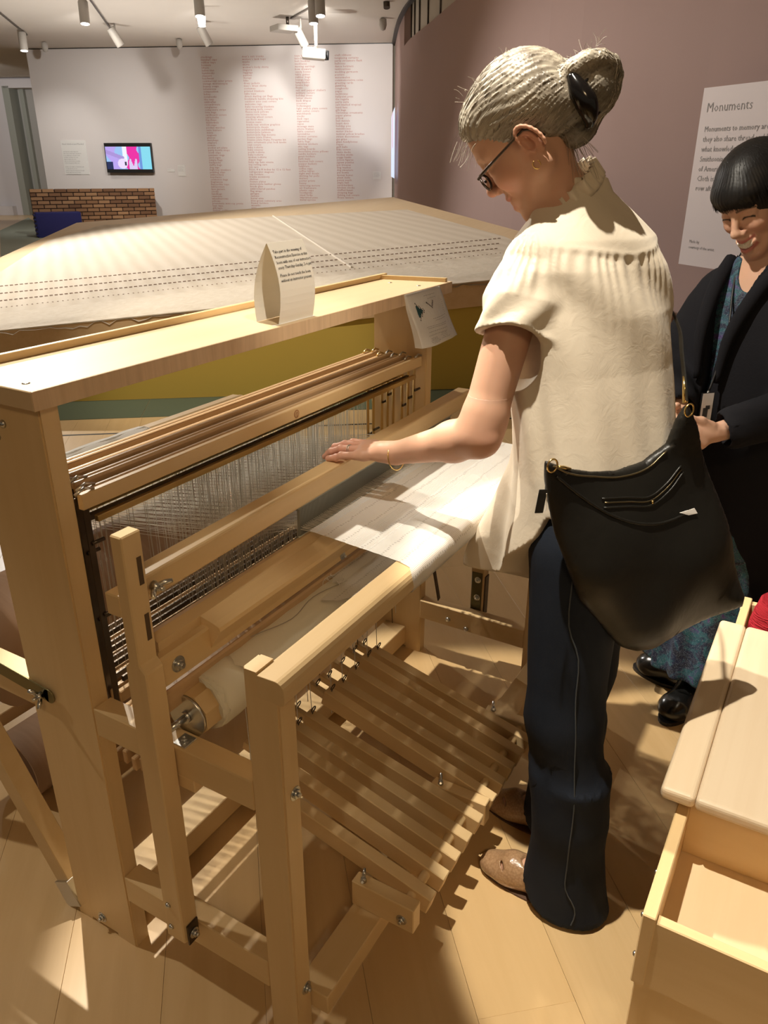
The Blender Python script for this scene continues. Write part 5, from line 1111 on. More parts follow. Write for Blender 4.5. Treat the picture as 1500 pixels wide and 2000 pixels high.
# flat tan shoes
M['tan'] = mat('tan_leather', (0.42, 0.25, 0.13), 0.28, spec=0.6); tn = M['tan']; tv2 = coords(tn); vo = N(tn, 'ShaderNodeTexVoronoi'); vo.inputs['Scale'].default_value = 190; L(tn, tv2.outputs[0], vo.inputs['Vector']); L(tn, mixc(tn, vo.outputs['Distance'], (0.46, 0.29, 0.16), (0.30, 0.17, 0.085)), tn.node_tree.nodes['Principled BSDF'].inputs['Base Color']); bump(tn, vo.outputs['Distance'], 0.4, 0.001)
for ax, ay, nm in ((0.585, -0.330, 0), (0.777, -0.258, 1)):
    S = Sdf((ax - 0.06, ay - 0.07, 0.0), (ax + 0.06, ay + 0.24, 0.11), 0.002)
    S.cone((ax, ay - 0.01, 0.036), (ax - 0.004, ay + 0.13, 0.036), 0.038, 0.041, 0.02); S.ell((ax - 0.004, ay + 0.145, 0.026), (0.043, 0.062, 0.030), 0.015); S.ell((ax - 0.003, ay + 0.19, 0.020), (0.025, 0.022, 0.019), 0.02)
    S.ell((ax, ay + 0.035, 0.080), (0.036, 0.080, 0.042), 0.006, 'cut')
    S.put((ax - 0.06, ay - 0.07, -0.02), (ax + 0.06, ay + 0.24, 0.004), lambda x, y, z: z - 0.003 + 0 * x + 0 * y, 0.002, 'cut')
    for k, (ux, uy) in enumerate(((0.0, 0.125), (-0.016, 0.135), (0.016, 0.135), (-0.024, 0.152), (0.024, 0.152))): S.ell((ax - 0.004 + ux, ay + uy, 0.062 - 0.12 * abs(ux) - 0.25 * (uy - 0.125)), (0.003 if ux else 0.004, 0.013, 0.012), 0.002, 'cut', R=np.array([[math.cos(ux * 40), math.sin(ux * 40), 0], [-math.sin(ux * 40), math.cos(ux * 40), 0], [0, 0, 1]]))
    so, _ = S.mesh('shoe', M['tan'], pw, 0.1)
    bm = B(); out = [(ax + 0.0435 * math.cos(a) * (1 if math.sin(a) > 0 else 0.92) - 0.004, ay + 0.075 + (0.135 if math.sin(a) > 0 else 0.125) * math.sin(a)) for a in [i / 30 * 2 * PI for i in range(30)]]; prism(bm, out, 0.0, 0.005, 'Z'); recalc(bm); fin('sole', bm, mat('brown_sole', (0.09, 0.045, 0.025), 0.6), so)

# blouse: loose body, yoke with gathers, puffed sleeves, ruffled collar, hanging front
BH = 0.0036
S = Sdf((0.40, -0.46, 0.70), (1.16, 0.10, 1.56), BH)
TZ = np.array([0.70, 0.80, 0.86, 0.92, 1.00, 1.10, 1.20, 1.30, 1.38, 1.43, 1.47, 1.51, 1.56])
TB = {'cx': [0.72, 0.72, 0.722, 0.728, 0.740, 0.762, 0.788, 0.811, 0.824, 0.833, 0.829, 0.822, 0.815], 'cy': [-0.27, -0.27, -0.27, -0.265, -0.25, -0.225, -0.20, -0.182, -0.158, -0.143, -0.130, -0.118, -0.11],
      'rl': [0.194, 0.192, 0.187, 0.181, 0.177, 0.179, 0.184, 0.186, 0.182, 0.160, 0.112, 0.066, 0.05], 'rf': [0.30, 0.275, 0.250, 0.215, 0.168, 0.135, 0.128, 0.118, 0.105, 0.09, 0.072, 0.056, 0.04], 'rb': [0.140, 0.138, 0.134, 0.128, 0.120, 0.117, 0.116, 0.116, 0.114, 0.108, 0.088, 0.066, 0.05]}
def torso(x, y, z):
    g = {k: np.interp(z, TZ, v) for k, v in TB.items()}; dx, dy = x - g['cx'], y - g['cy']; a = dx * TF[0] + dy * TF[1]; b = dx * TL[0] + dy * TL[1]
    r1 = np.where(a > 0, g['rf'], g['rb']); th_ = np.arctan2(b / g['rl'], a / r1); q = np.sqrt((a / r1) ** 2 + (b / g['rl']) ** 2)
    back = np.clip(-np.cos(th_), 0, 1); front = np.clip(np.cos(th_), 0, 1)
    seam = 1.405 + 0.02 * np.abs(np.sin(th_))
    gath = np.clip((seam - z) / 0.015, 0, 1) * np.exp(-np.clip(seam - z, 0, 1) / 0.040) * back
    fold = 0.0038 * np.sin(th_ * 46 + 2 * np.sin(th_ * 9)) * gath + 0.006 * np.sin(th_ * 13 + 6 * z) * np.clip((1.36 - z) / 0.35, 0, 1) * (0.35 + 0.65 * front) + 0.026 * np.sin(th_ * 9 + 1.0) * front * np.clip((1.12 - z) / 0.3, 0, 1) + 0.003 * np.sin(th_ * 5 + 20 * z + 3 * np.sin(9 * z))
    d = (q - 1) * np.minimum(r1, g['rl']) * 0.85 - fold - 0.003 * np.exp(-((z - seam) / 0.006) ** 2) * back - 0.002 * np.clip((z - seam) / 0.01, 0, 1) * back
    hem = 0.872 - 0.150 * np.clip(np.cos(th_ - 0.15), 0, 1) ** 0.8 + 0.085 * np.clip(-np.cos(th_ + 0.5), 0, 1) ** 0.6 - 0.010 * np.sin(th_ * 3)
    return np.maximum(d, np.maximum(hem - z, z - 1.535))
S.put((0.42, -0.44, 0.68), (1.12, 0.08, 1.54), torso, 0.01)
for sh_, e_, wr in ((Lsh, Lel, 1), (Rsh, Rel, -1)):
    d_ = (e_ - sh_) / np.linalg.norm(e_ - sh_); c0 = sh_ + np.array((0.012 * wr, -0.006, 0.012)); c1 = sh_ + d_ * 0.075; c2 = sh_ + d_ * 0.122 + np.array((0.006, -0.012, 0.0))
    def sleeve(x, y, z, c0=c0, c2=c2, d_=d_, wr_=(1.0 if wr > 0 else 0.74)):
        px, py, pz_ = x - c0[0], y - c0[1], z - c0[2]; ab = c2 - c0; Ln = float(np.linalg.norm(ab)); n_ = ab / Ln; t = (px * n_[0] + py * n_[1] + pz_ * n_[2]) / Ln; tc_ = np.clip(t, -0.02, 1.0)
        rx, ry, rz = px - tc_ * ab[0], py - tc_ * ab[1], pz_ - tc_ * ab[2]; rad = np.sqrt(rx ** 2 + ry ** 2 + rz ** 2)
        ang_ = np.arctan2(rx * TL[0] + ry * TL[1], rx * TF[0] + ry * TF[1])
        R_ = wr_ * np.interp(tc_, (0, 0.2, 0.55, 0.9, 1.0), (0.050, 0.064, 0.074, 0.070, 0.072)) + 0.0035 * np.sin(ang_ * 17 + 3 * np.sin(3 * ang_)) * np.clip(1 - tc_ * 1.6, 0, 1) + 0.005 * np.sin(ang_ * 5 + 9 * tc_) * tc_ + 0.010 * np.clip(np.cos(ang_ - 2.6), 0, 1) * tc_ ** 2
        return np.maximum((rad - R_) * 0.9, (t - 1.0) * Ln - 0.008 * np.sin(2 * ang_))
    S.put(np.minimum(c0, c2) - 0.09, np.maximum(c0, c2) + 0.09, sleeve, 0.014)
    S.cone(c2 - d_ * 0.05, c2 + d_ * 0.04, 0.054 * (1 if wr > 0 else 0.7), 0.066 * (1 if wr > 0 else 0.7), 0.004, 'cut')
M['silk'] = mat('cream_blouse_fabric', (0.70, 0.615, 0.49), 0.62, spec=0.25); sk_ = M['silk']; M['silk'].node_tree.nodes['Principled BSDF'].inputs['Sheen Weight'].default_value = 0.15
v = coords(sk_); n1 = noise(sk_, v, 34, 4, 0.6, 1.0); bump(sk_, n1.outputs['Fac'], 0.22, 0.004)
S.mesh('blouse', M['silk'], pw, 0.0)
# hanging front panels of the blouse, falling clear of the leaning body
def drape(name, top, bot, nu, nv, folds, amp, th_=0.0016, ph=0.0):
    bm = B(); top, bot = spline(top, 8), spline(bot, 8); nt, nb = len(top) - 1, len(bot) - 1; G = []
    def at(L_, u): k = u * (len(L_) - 1); i = min(int(k), len(L_) - 2); return L_[i].lerp(L_[i + 1], k - i)
    for j in range(nv + 1):
        t = j / nv; row = []
        for i in range(nu + 1):
            u = i / nu; p = at(top, u).lerp(at(bot, u), t); nrm = Vector((0.75, -0.66, 0)) * -1
            p = p + Vector((-0.62, -0.78, 0)) * (amp * (0.25 + 0.75 * t) * math.sin(u * folds * 2 * PI + ph + 0.6 * math.sin(3 * t))) + Vector((0, 0, -0.012 * math.sin(PI * t) * 0))
            row.append(p)
        G.append(row)
    A_ = [[bm.verts.new(p) for p in r] for r in G]; Bk = [[bm.verts.new(p + Vector((0.62, 0.78, 0)) * th_) for p in r] for r in G]
    for j in range(nv):
        for i in range(nu):
            for f in (bm.faces.new([A_[j][i], A_[j][i + 1], A_[j + 1][i + 1], A_[j + 1][i]]), bm.faces.new([Bk[j][i], Bk[j + 1][i], Bk[j + 1][i + 1], Bk[j][i + 1]])): f.smooth = True
        for i in (0, nu): bm.faces.new([A_[j][i], A_[j + 1][i], Bk[j + 1][i], Bk[j][i]])
    for i in range(nu):
        for j in (0, nv): bm.faces.new([A_[j][i], Bk[j][i], Bk[j][i + 1], A_[j][i + 1]])
    recalc(bm); return fin(name, bm, M['silk'], pw)
DRAPES = True
# collar ruffle
bm = B(); n = 120; cc_ = Vector((0.812, -0.116, 1.502)); ax_ = (Vector(HO) - Vector((0.82, -0.12, 1.49))).normalized(); u_ = ax_.cross(Vector((0, 1, 0))).normalized(); v_ = ax_.cross(u_); rows = []
for j in range(5):
    t = j / 4; rows.append([bm.verts.new(cc_ + (u_ * math.cos(a) + v_ * math.sin(a)) * (0.070 - 0.006 * t + (0.0065 * t + 0.001) * math.sin(a * 21 + 1.5 * math.sin(a * 4))) + ax_ * (0.034 * t - 0.004)) for a in [i / n * 2 * PI for i in range(n)]])
for a, b in zip(rows, rows[1:]):
    for k in range(n): f = bm.faces.new([a[k], a[(k + 1) % n], b[(k + 1) % n], b[k]]); f.smooth = True
recalc(bm); co_ = fin('collar_ruffle', bm, M['silk'], pw); sm = co_.modifiers.new('thick', 'SOLIDIFY'); sm.thickness = 0.0014

# hair: shaped mass plus combed strands, a twisted bun and a dark claw clip
S = Sdf((0.58, -0.32, 1.48), (0.96, 0.12, 1.84), 0.0026)
def EH(c, r, k=0.02, mode='add', T=None): S.ell(hw(*c), r, k, mode, HR if T is None else T @ HR)
EH((-0.016, 0, 0.056), (0.101, 0.079, 0.087), 0.02); EH((0.040, 0, 0.078), (0.052, 0.060, 0.040), 0.03); EH((-0.068, 0, 0.02), (0.052, 0.064, 0.055), 0.03)
EH((0.092, 0, -0.004), (0.066, 0.10, 0.078), 0.012, 'cut'); EH((0.030, 0.082, -0.055), (0.055, 0.03, 0.075), 0.012, 'cut'); EH((0.030, -0.082, -0.055), (0.055, 0.03, 0.075), 0.012, 'cut')
EH((-0.016, 0.090, -0.010), (0.024, 0.026, 0.036), 0.008, 'cut'); EH((-0.016, -0.090, -0.010), (0.024, 0.026, 0.036), 0.008, 'cut'); EH((-0.01, 0, -0.10), (0.07, 0.10, 0.055), 0.02, 'cut')
BC = hw(-0.127, 0.004, -0.004)
def bunw(a, b, c): return BC + a * HR[0] + b * HR[1] + c * HR[2]
S.ell(bunw(0.002, 0, 0.0), (0.052, 0.050, 0.050), 0.016, R=HR); S.ell(bunw(0.030, 0.020, 0.006), (0.034, 0.030, 0.036), 0.012, R=HR)
S.chain([bunw(0.047 * math.cos(a), 0.034 * math.sin(a * 0.9), 0.036 * math.sin(a) + 0.006) for a in [i / 10 * 5.2 for i in range(11)]], [0.017 - 0.0007 * i for i in range(11)], 0.010)
EH((-0.090, 0, 0.010), (0.034, 0.050, 0.044), 0.02); EH((-0.075, 0, -0.045), (0.036, 0.044, 0.026), 0.015)
def hpt(name, seedv=0):
    m = mat(name, (0.34, 0.27, 0.175), 0.42, spec=0.5); b = m.node_tree.nodes['Principled BSDF']; a = N(m, 'ShaderNodeAttribute', attribute_name='Col'); L(m, a.outputs['Color'], b.inputs['Base Color']); return m
M['hair'] = hpt('grey_blonde_hair')
gx, gy, gz = np.meshgrid(*[S.lo[k] + S.h * np.arange(S.n[k], dtype=np.float32) for k in range(3)], indexing='ij')
qf, ql, qu = [(gx - HO[0]) * r[0] + (gy - HO[1]) * r[1] + (gz - HO[2]) * r[2] for r in HR]
S.g = (S.g - 0.0011 * np.sin(np.arctan2(ql, qu) * 70 + 5 * np.sin(qf * 38) + 3 * np.sin(qu * 90)) * (S.g < 0.03) - 0.0009 * np.sin(np.arctan2(ql, qu) * 133 + 4 * np.sin(qf * 55 + 2))).astype(np.float32)
ho, HP = S.mesh('hair', M['hair'], pw, 0.0)
def hcol(P):
    q = (P - HO) @ HR.T; an_ = np.arctan2(q[:, 1], q[:, 2] + 0.02); st = np.sin(an_ * 61 + 4 * np.sin(q[:, 0] * 30)) * 0.5 + 0.5; st = 0.25 * st + 0.75 * np.clip(vnoise(np.stack([q[:, 0] * 0.12, an_ * 0.09, q[:, 2] * 0.5], 1), 420, 5) * 1.1 + 0.5, 0, 1)
    a, b = np.array((0.14, 0.112, 0.082)), np.array((0.48, 0.43, 0.345)); c = a + (b - a) * np.clip(st, 0, 1)[:, None]
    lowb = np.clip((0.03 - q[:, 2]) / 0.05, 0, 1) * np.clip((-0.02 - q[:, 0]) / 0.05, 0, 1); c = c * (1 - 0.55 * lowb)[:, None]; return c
paint(ho, HP, hcol)
from mathutils.bvhtree import BVHTree
def bvh(o, P): return BVHTree.FromPolygons([Vector(p) for p in P], [list(p.vertices) for p in o.data.polygons])
def strands(name, owner, tree, guides, n, rad, col, parent, jit=0.004, seed=1, lift=0.0012, steps=12):
    rr = random.Random(seed); bm = B(); lay = bm.verts.layers.float_color.new('Col')
    for k in range(n):
        ga, gb_ = guides[rr.randrange(len(guides))]; t = rr.random(); A_ = [Vector(p).lerp(Vector(q), t) for p, q in zip(ga, gb_)]
        j = Vector((rr.gauss(0, jit), rr.gauss(0, jit), rr.gauss(0, jit))); s0, s1 = rr.uniform(0, 0.25), rr.uniform(0.7, 1.0); C_ = spline([p + j for p in A_], 5); m_ = len(C_) - 1; pts = []
        lf = lift * rr.uniform(0.2, 1.6); wv_ = rr.uniform(0, 6.28)
        for i in range(steps + 1):
            x = (s0 + (s1 - s0) * i / steps) * m_; p = C_[min(int(x), m_ - 1)].lerp(C_[min(int(x) + 1, m_)], x - int(x)); loc, nr, _, d = tree.find_nearest(p)
            if loc is not None: pts.append(loc + nr * (lf + 0.0004 * math.sin(wv_ + i * 1.3)))
        if len(pts) < 4: continue
        r_ = rad * rr.uniform(0.6, 1.4); c = col(rr)
        for v in tube(bm, pts, [r_ * (0.35 + 0.65 * min(1, 3 * min(i, len(pts) - 1 - i) / len(pts) + 0.2)) for i in range(len(pts))], 3, False): v[lay] = (*c, 1)
    return tag(fin(name, bm, M['hair'] if parent is pw else M['hair2'], parent, True), kind='stuff')
def greycol(rr):
    t = rr.random(); return tuple(a + (b - a) * t for a, b in zip((0.115, 0.09, 0.066), (0.62, 0.56, 0.46)))
ht = bvh(ho, HP); G = []
for sg in (1, -1):
    side = [[hw(*p) for p in pp] for pp in (
        [(0.100, 0.0, 0.075), (0.07, 0.004, 0.125), (0.01, 0.004, 0.145), (-0.06, 0.004, 0.135), (-0.105, 0.003, 0.06)],
        [(0.098, sg * 0.025, 0.068), (0.06, sg * 0.035, 0.115), (0.0, sg * 0.04, 0.128), (-0.06, sg * 0.03, 0.12), (-0.11, sg * 0.015, 0.05)],
        [(0.086, sg * 0.045, 0.055), (0.05, sg * 0.06, 0.09), (0.0, sg * 0.065, 0.098), (-0.06, sg * 0.05, 0.095), (-0.11, sg * 0.025, 0.04)],
        [(0.065, sg * 0.060, 0.040), (0.03, sg * 0.074, 0.06), (-0.01, sg * 0.078, 0.066), (-0.06, sg * 0.06, 0.07), (-0.11, sg * 0.03, 0.03)],
        [(0.035, sg * 0.070, 0.022), (0.0, sg * 0.078, 0.036), (-0.03, sg * 0.077, 0.038), (-0.07, sg * 0.055, 0.045), (-0.11, sg * 0.03, 0.012)],
        [(-0.03, sg * 0.072, 0.0), (-0.05, sg * 0.068, 0.002), (-0.07, sg * 0.058, 0.008), (-0.09, sg * 0.04, 0.018), (-0.11, sg * 0.02, -0.005)],
        [(-0.06, sg * 0.05, -0.03), (-0.075, sg * 0.045, -0.02), (-0.09, sg * 0.035, -0.005), (-0.10, sg * 0.025, 0.01), (-0.11, sg * 0.015, -0.02)])]
    G += list(zip(side, side[1:]))
strands('hair_strands', ho, ht, G, 2300, 0.00055, greycol, pw, 0.003, 3)
GB = []
for k in range(10):
    a0 = k / 10 * 2 * PI; p_ = lambda a, s: bunw(0.066 * math.cos(a), 0.055 * s, 0.062 * math.sin(a)); ring = lambda s: [p_(a0 + i * 0.42, s) for i in range(5)]
    GB += [(ring(-0.8), ring(0.0)), (ring(0.0), ring(0.8))]
strands('bun_strands', ho, ht, GB, 900, 0.0006, lambda rr: tuple(1.05 * x for x in greycol(rr)), pw, 0.004, 4, 0.002)
bm = B(); lay = bm.verts.layers.float_color.new('Col'); rr = random.Random(9)
for k in range(150):                                               # stray hairs at hairline, crown, bun and nape
    w_ = rr.random()
    if w_ < 0.30: p = hw(rr.uniform(0.06, 0.10), rr.uniform(0.0, 0.062), rr.uniform(0.05, 0.09)); d = Vector(HR[0]) * rr.uniform(0.004, 0.022) + Vector((rr.uniform(-0.008, 0.008), 0, rr.uniform(-0.035, 0.004)))
    elif w_ < 0.62: p = bunw(rr.uniform(-0.05, 0.05), rr.uniform(-0.03, 0.04), 0.045); d = Vector((rr.uniform(-0.02, 0.02), rr.uniform(-0.02, 0.02), rr.uniform(0.0, 0.028)))
    elif w_ < 0.85: p = hw(rr.uniform(-0.075, -0.05), rr.uniform(-0.03, 0.045), -0.035); d = Vector((rr.uniform(0.0, 0.035), rr.uniform(-0.05, 0.0), rr.uniform(-0.085, -0.035)))
    else: p = hw(rr.uniform(-0.06, 0.06), rr.uniform(-0.02, 0.05), 0.135); d = Vector((rr.uniform(-0.03, 0.03), rr.uniform(-0.03, 0.02), rr.uniform(0.0, 0.012)))
    p = Vector(p); mid = p + d * 0.5 + Vector((rr.uniform(-0.008, 0.008), rr.uniform(-0.008, 0.008), rr.uniform(-0.002, 0.01))); c = greycol(rr)
    for v in tube(bm, bez(p, mid, p + d, 7), 0.00034, 3, False): v[lay] = (*c, 1)
tag(fin('loose_hairs', bm, M['hair'], pw, True), kind='stuff')
clip = place('claw_clip', Vector(bunw(0.02, 0.05, -0.02)) - pw.location); clip.parent = pw
cl_pts = [hw(-0.119, 0.048, 0.034), hw(-0.117, 0.056, 0.010), hw(-0.115, 0.059, -0.016), hw(-0.108, 0.056, -0.036), hw(-0.096, 0.046, -0.050)]
bm = B(); tube(bm, spline(cl_pts, 6), [0.006 + 0.013 * math.sin(PI * min(1, (i + 2) / 27)) ** 1.3 for i in range(25)], 12); fin('claw', bm, mat('black_clip', (0.006, 0.005, 0.005), 0.15), clip)
for k in range(5):
    p = Vector(cl_pts[1]).lerp(Vector(cl_pts[4]), k / 4 * 0.9); bm = B(); tube(bm, bez(p, p + Vector(HR[0]) * -0.016 + Vector(HR[1]) * 0.004, p + Vector(HR[0]) * -0.024 - Vector(HR[1]) * 0.016, 5), [0.0035, 0.0033, 0.003, 0.0026, 0.002, 0.0012], 8); fin('tooth', bm, bpy.data.materials['black_clip'], clip)

# black shoulder bag, hanging at the hip
bag = tag(place('shoulder_bag', (0.74, -0.33, 0.6)), 'slouchy black shoulder bag with zips hanging at the woman\'s hip', 'bag')
BA_ = np.array((0.497, -0.213, 0)); Bh = np.array((0.799, -0.601, 0)); Bn = np.array((-0.601, -0.799, 0))
poly = np.array([(0.0, 1.088), (0.05, 1.066), (0.106, 1.051), (0.164, 1.043), (0.227, 1.051), (0.275, 1.079), (0.287, 1.127), (0.302, 1.155), (0.329, 1.113), (0.405, 0.967), (0.467, 0.842), (0.517, 0.723), (0.512, 0.701), (0.406, 0.678), (0.288, 0.657), (0.241, 0.666), (0.206, 0.683), (0.104, 0.801), (0.036, 0.944), (0.007, 1.029)])
kz = np.clip((1.05 - poly[:, 1]) / 0.35, 0, 2); poly[:, 0] -= 0.040 * kz * np.clip(1.1 - poly[:, 0] * 0.3, 0, 1); poly[:, 1] += 0.022 * kz
def polysd(px, pz_):
    d = np.full(np.broadcast(px, pz_).shape, 1e9); ins = np.zeros(d.shape, bool); n = len(poly)
    for i in range(n):
        a, b = poly[i], poly[(i + 1) % n]; e = b - a; wx, wz = px - a[0], pz_ - a[1]; t = np.clip((wx * e[0] + wz * e[1]) / (e @ e), 0, 1); d = np.minimum(d, (wx - e[0] * t) ** 2 + (wz - e[1] * t) ** 2)
        ins ^= ((a[1] > pz_) != (b[1] > pz_)) & (px < (b[0] - a[0]) * (pz_ - a[1]) / (b[1] - a[1] + 1e-12) + a[0])
    return np.where(ins, -np.sqrt(d), np.sqrt(d))
S = Sdf((0.38, -0.70, 0.60), (1.02, -0.12, 1.19), 0.0042)
def bagf(x, y, z):
    s_ = (x - BA_[0]) * Bh[0] + (y - BA_[1]) * Bh[1]; o_ = (x - BA_[0]) * Bn[0] + (y - BA_[1]) * Bn[1]; s_, z2 = np.broadcast_arrays(s_, z + 0 * s_); pd = polysd(s_, z2)
    off = -0.006 + 0.060 * np.clip((1.06 - z2) / 0.34, 0, 1) + 0.006 * np.sin(s_ * 16 + z2 * 7); half = 0.008 + 0.040 * (1 - np.exp(np.minimum(pd, 0) / 0.06)) * np.clip((1.09 - z2) / 0.22, 0.15, 1)
    fl = 0.006 * np.sin(34 * (s_ * 0.55 + z2 * 0.8) + 3 * np.sin(7 * s_)) * np.clip((1.0 - z2) * 3, 0, 1) + 0.004 * np.sin(22 * (s_ - z2))
    dz_ = np.abs(o_ - off) - half - fl * (o_ > off); a = np.maximum(pd + 0.006, 0); b = np.maximum(dz_ + 0.006, 0)
    return np.minimum(np.maximum(pd + 0.006, dz_ + 0.006), 0) + np.sqrt(a * a + b * b) - 0.006
S.put((0.39, -0.69, 0.61), (1.01, -0.13, 1.18), bagf, 0.004)
M['leather'] = mat('black_leather', (0.010, 0.009, 0.007), 0.42, spec=0.4); lm = M['leather']; lv = coords(lm); ln1 = noise(lm, lv, 14, 4, 0.6, 0.5); bump(lm, ln1.outputs['Fac'], 0.25, 0.006)
bgo, BP = S.mesh('bag_body', M['leather'], bag, 0.1); bt = bvh(bgo, BP); bofs = Vector(BP[0]) * 0
def onbag(s, z, lift=0.0012):
    o = Vector((BA_[0], BA_[1], z)) + Vector(Bh) * s; h, nr, _, d = bt.ray_cast(o + Vector(Bn) * 0.4, -Vector(Bn)); return (h + Vector(Bn) * lift) if h is not None else o + Vector(Bn) * 0.09
def seamline(name, pts, r, m, n=6):
    c = spline([Vector((a, 0, b)) for a, b in pts], n); bm = B(); tube(bm, [onbag(p.x, p.z) for p in c], r, 6); return fin(name, bm, m, bag)
M['zip'] = mat('dark_brass_zip', (0.20, 0.16, 0.09), 0.35, 0.9)
seamline('pocket_zip', [(0.119, 0.999), (0.172, 0.993), (0.222, 0.987), (0.265, 1.004), (0.299, 1.033)], 0.0016, M['zip'])
seamline('pocket_welt', [(0.114, 1.006), (0.172, 1.000), (0.222, 0.994), (0.264, 1.011), (0.298, 1.040)], 0.0022, M['leather']); seamline('pocket_welt', [(0.115, 0.991), (0.172, 0.985), (0.224, 0.979), (0.268, 0.996), (0.304, 1.027)], 0.0022, M['leather'])
seamline('top_zip', [(0.010, 1.080), (0.051, 1.059), (0.107, 1.044), (0.165, 1.035), (0.225, 1.043), (0.267, 1.070)], 0.0018, M['zip'])
seamline('fold', [(0.016, 1.062), (0.066, 1.020), (0.122, 0.981), (0.183, 0.955), (0.252, 0.943), (0.324, 0.952)], 0.0030, M['leather'])
p = onbag(0.227, 0.984); bm = B(); tube(bm, [p, p + Vector((0, 0, -0.012)), p + Vector((0.004, 0, -0.022))], [0.0025, 0.0018, 0.0012], 8); lathe(bm, p, ((0.004, -0.002), (0.004, 0.002)), 10, 'Y'); fin('zip_pull', bm, M['gold'], bag)
p = onbag(0.035, 1.072); bm = B(); tube(bm, [p + Vector((-0.012, 0.006, 0.004)), p, p + Vector((0.012, -0.01, -0.004))], [0.003, 0.004, 0.002], 8); fin('zip_pull', bm, M['gold'], bag)
for (s_, z) in ((0.004, 1.082), (0.297, 1.146)):
    p = onbag(s_ + 0.003, z - 0.01); bm = B(); tube(bm, [p + Vector((0.010 * math.cos(a) * Bh[0], 0.010 * math.cos(a) * Bh[1], 0.012 * math.sin(a) + 0.010)) for a in [i / 16 * 2 * PI for i in range(17)]], 0.0018, 6, False); fin('strap_ring', bm, M['gold'], bag)
bm = B(); A0 = Vector((BA_[0], BA_[1], 1.15)) + Vector(Bh) * 0.300 + Vector(Bn) * -0.004; sp_ = spline([A0 + Vector((0, 0, 0.012)), Vector((0.757, -0.379, 1.196)), Vector((0.802, -0.360, 1.233)), Vector((0.880, -0.335, 1.265)), Vector((0.994, -0.285, 1.290)), Vector((1.02, -0.24, 1.30))], 6)
for w_ in (0,):
    rws = [];
    for i, q in enumerate(sp_): sd = Vector((0.86, 0.5, 0)) ; rws.append([bm.verts.new(q + sd * k * 0.0085 + Vector((-0.5, 0.86, 0)) * o) for k in (-1, 1) for o in (0, 0.0025)])
    for a, b in zip(rws, rws[1:]):
        for i, j in ((0, 2), (2, 3), (3, 1), (1, 0)): bm.faces.new([a[i], a[j], b[j], b[i]])
recalc(bm); fin('strap', bm, M['leather'], bag)
bm = B(); tube(bm, [A0 + Vector((0.004, 0.002, 0.006)), A0 + Vector((0.008, 0.008, 0.032)), A0 + Vector((0.020, 0.014, 0.050))], [0.0055, 0.004, 0.003], 8); fin('strap_clasp', bm, M['gold'], bag)
p = onbag(0.012, 1.020); bm = B(); bx(bm, -0.014, 0.003, -0.0008, 0.0008, -0.024, 0.020, 0.0003, mtx=Matrix.Translation(p + Vector((-0.012, 0.012, 0))) @ Matrix.Rotation(-0.65, 4, 'Z') @ Matrix.Rotation(0.12, 4, 'Y')); fin('fabric_label', bm, M['black'], bag)
bm = B(); tube(bm, [p + Vector((-0.018 + 0.004 * math.sin(3 * t), 0.0125 - 0.006, 0.016 - 0.034 * t)) for t in [i / 10 for i in range(11)]], 0.0008, 4); fin('label_script', bm, M['white'], bag)
bm = B(); q = [onbag(a, b, 0.003) for a, b in ((0.289, 0.955), (0.327, 0.957), (0.333, 0.947), (0.311, 0.947))]; vs = [bm.verts.new(x) for x in q]; bm.faces.new(vs); r_ = bmesh.ops.extrude_face_region(bm, geom=bm.faces[:]); bmesh.ops.translate(bm, verts=[e for e in r_['geom'] if isinstance(e, bmesh.types.BMVert)], vec=Vector(Bn) * 0.001); recalc(bm); fin('paper_slip', bm, M['white'], bag)
# ------------------------------------------------------------------ the smiling person in black behind the bench
p2 = tag(place('person', (1.56, -0.39, 0)), 'smiling person with black fringe in long black coat and lanyard', 'person', 'visitors at the loom')
HO2, HR2 = np.array((1.584, -0.358, 1.473)), hframe(math.radians(154.0), math.radians(30.3), math.radians(10.5))
F2, L2 = np.array([-0.899, 0.438, 0]), np.array([-0.438, -0.899, 0])
h2 = lambda a, b, c: HO2 + a * HR2[0] + b * HR2[1] + c * HR2[2]
LW2, LE2, LS2 = np.array((1.325, -0.390, 0.938)), np.array((1.425, -0.560, 1.00)), np.array((1.585, -0.490, 1.24))
RS2, RE2, RW2 = np.array((1.662, -0.300, 1.235)), np.array((1.615, -0.185, 1.02)), np.array((1.36, -0.29, 0.955))
def common2(S):
    S.cone((1.625, -0.390, 1.30), HO2 - 0.012 * HR2[0] - 0.035 * HR2[2], 0.050, 0.043, 0.02)
    S.cone(LE2, LW2, 0.036, 0.0245, 0.02); S.cone(LS2, LE2, 0.044, 0.036, 0.02); S.cone(RS2, RE2, 0.044, 0.036, 0.02); S.cone(RE2, RW2, 0.036, 0.0245, 0.02)
T1 = Sdf((1.42, -0.52, 1.27), (1.76, -0.20, 1.66), 0.0018); head(T1, HO2, HR2, 1.15); common2(T1)
T2 = Sdf((1.18, -0.46, 0.85), (1.42, -0.24, 1.02), 0.0022); common2(T2)
k2 = [np.array(p) for p in ((1.275, -0.352, 0.905), (1.263, -0.338, 0.918), (1.256, -0.330, 0.935), (1.258, -0.328, 0.952))]
f2 = [[k2[0], (1.255, -0.325, 0.897), (1.252, -0.305, 0.900), (1.262, -0.290, 0.905)], [k2[1], (1.238, -0.312, 0.912), (1.238, -0.290, 0.913), (1.250, -0.275, 0.916)], [k2[2], (1.230, -0.304, 0.930), (1.232, -0.282, 0.929), (1.245, -0.268, 0.930)], [k2[3], (1.234, -0.304, 0.948), (1.236, -0.284, 0.946), (1.248, -0.272, 0.944)]]
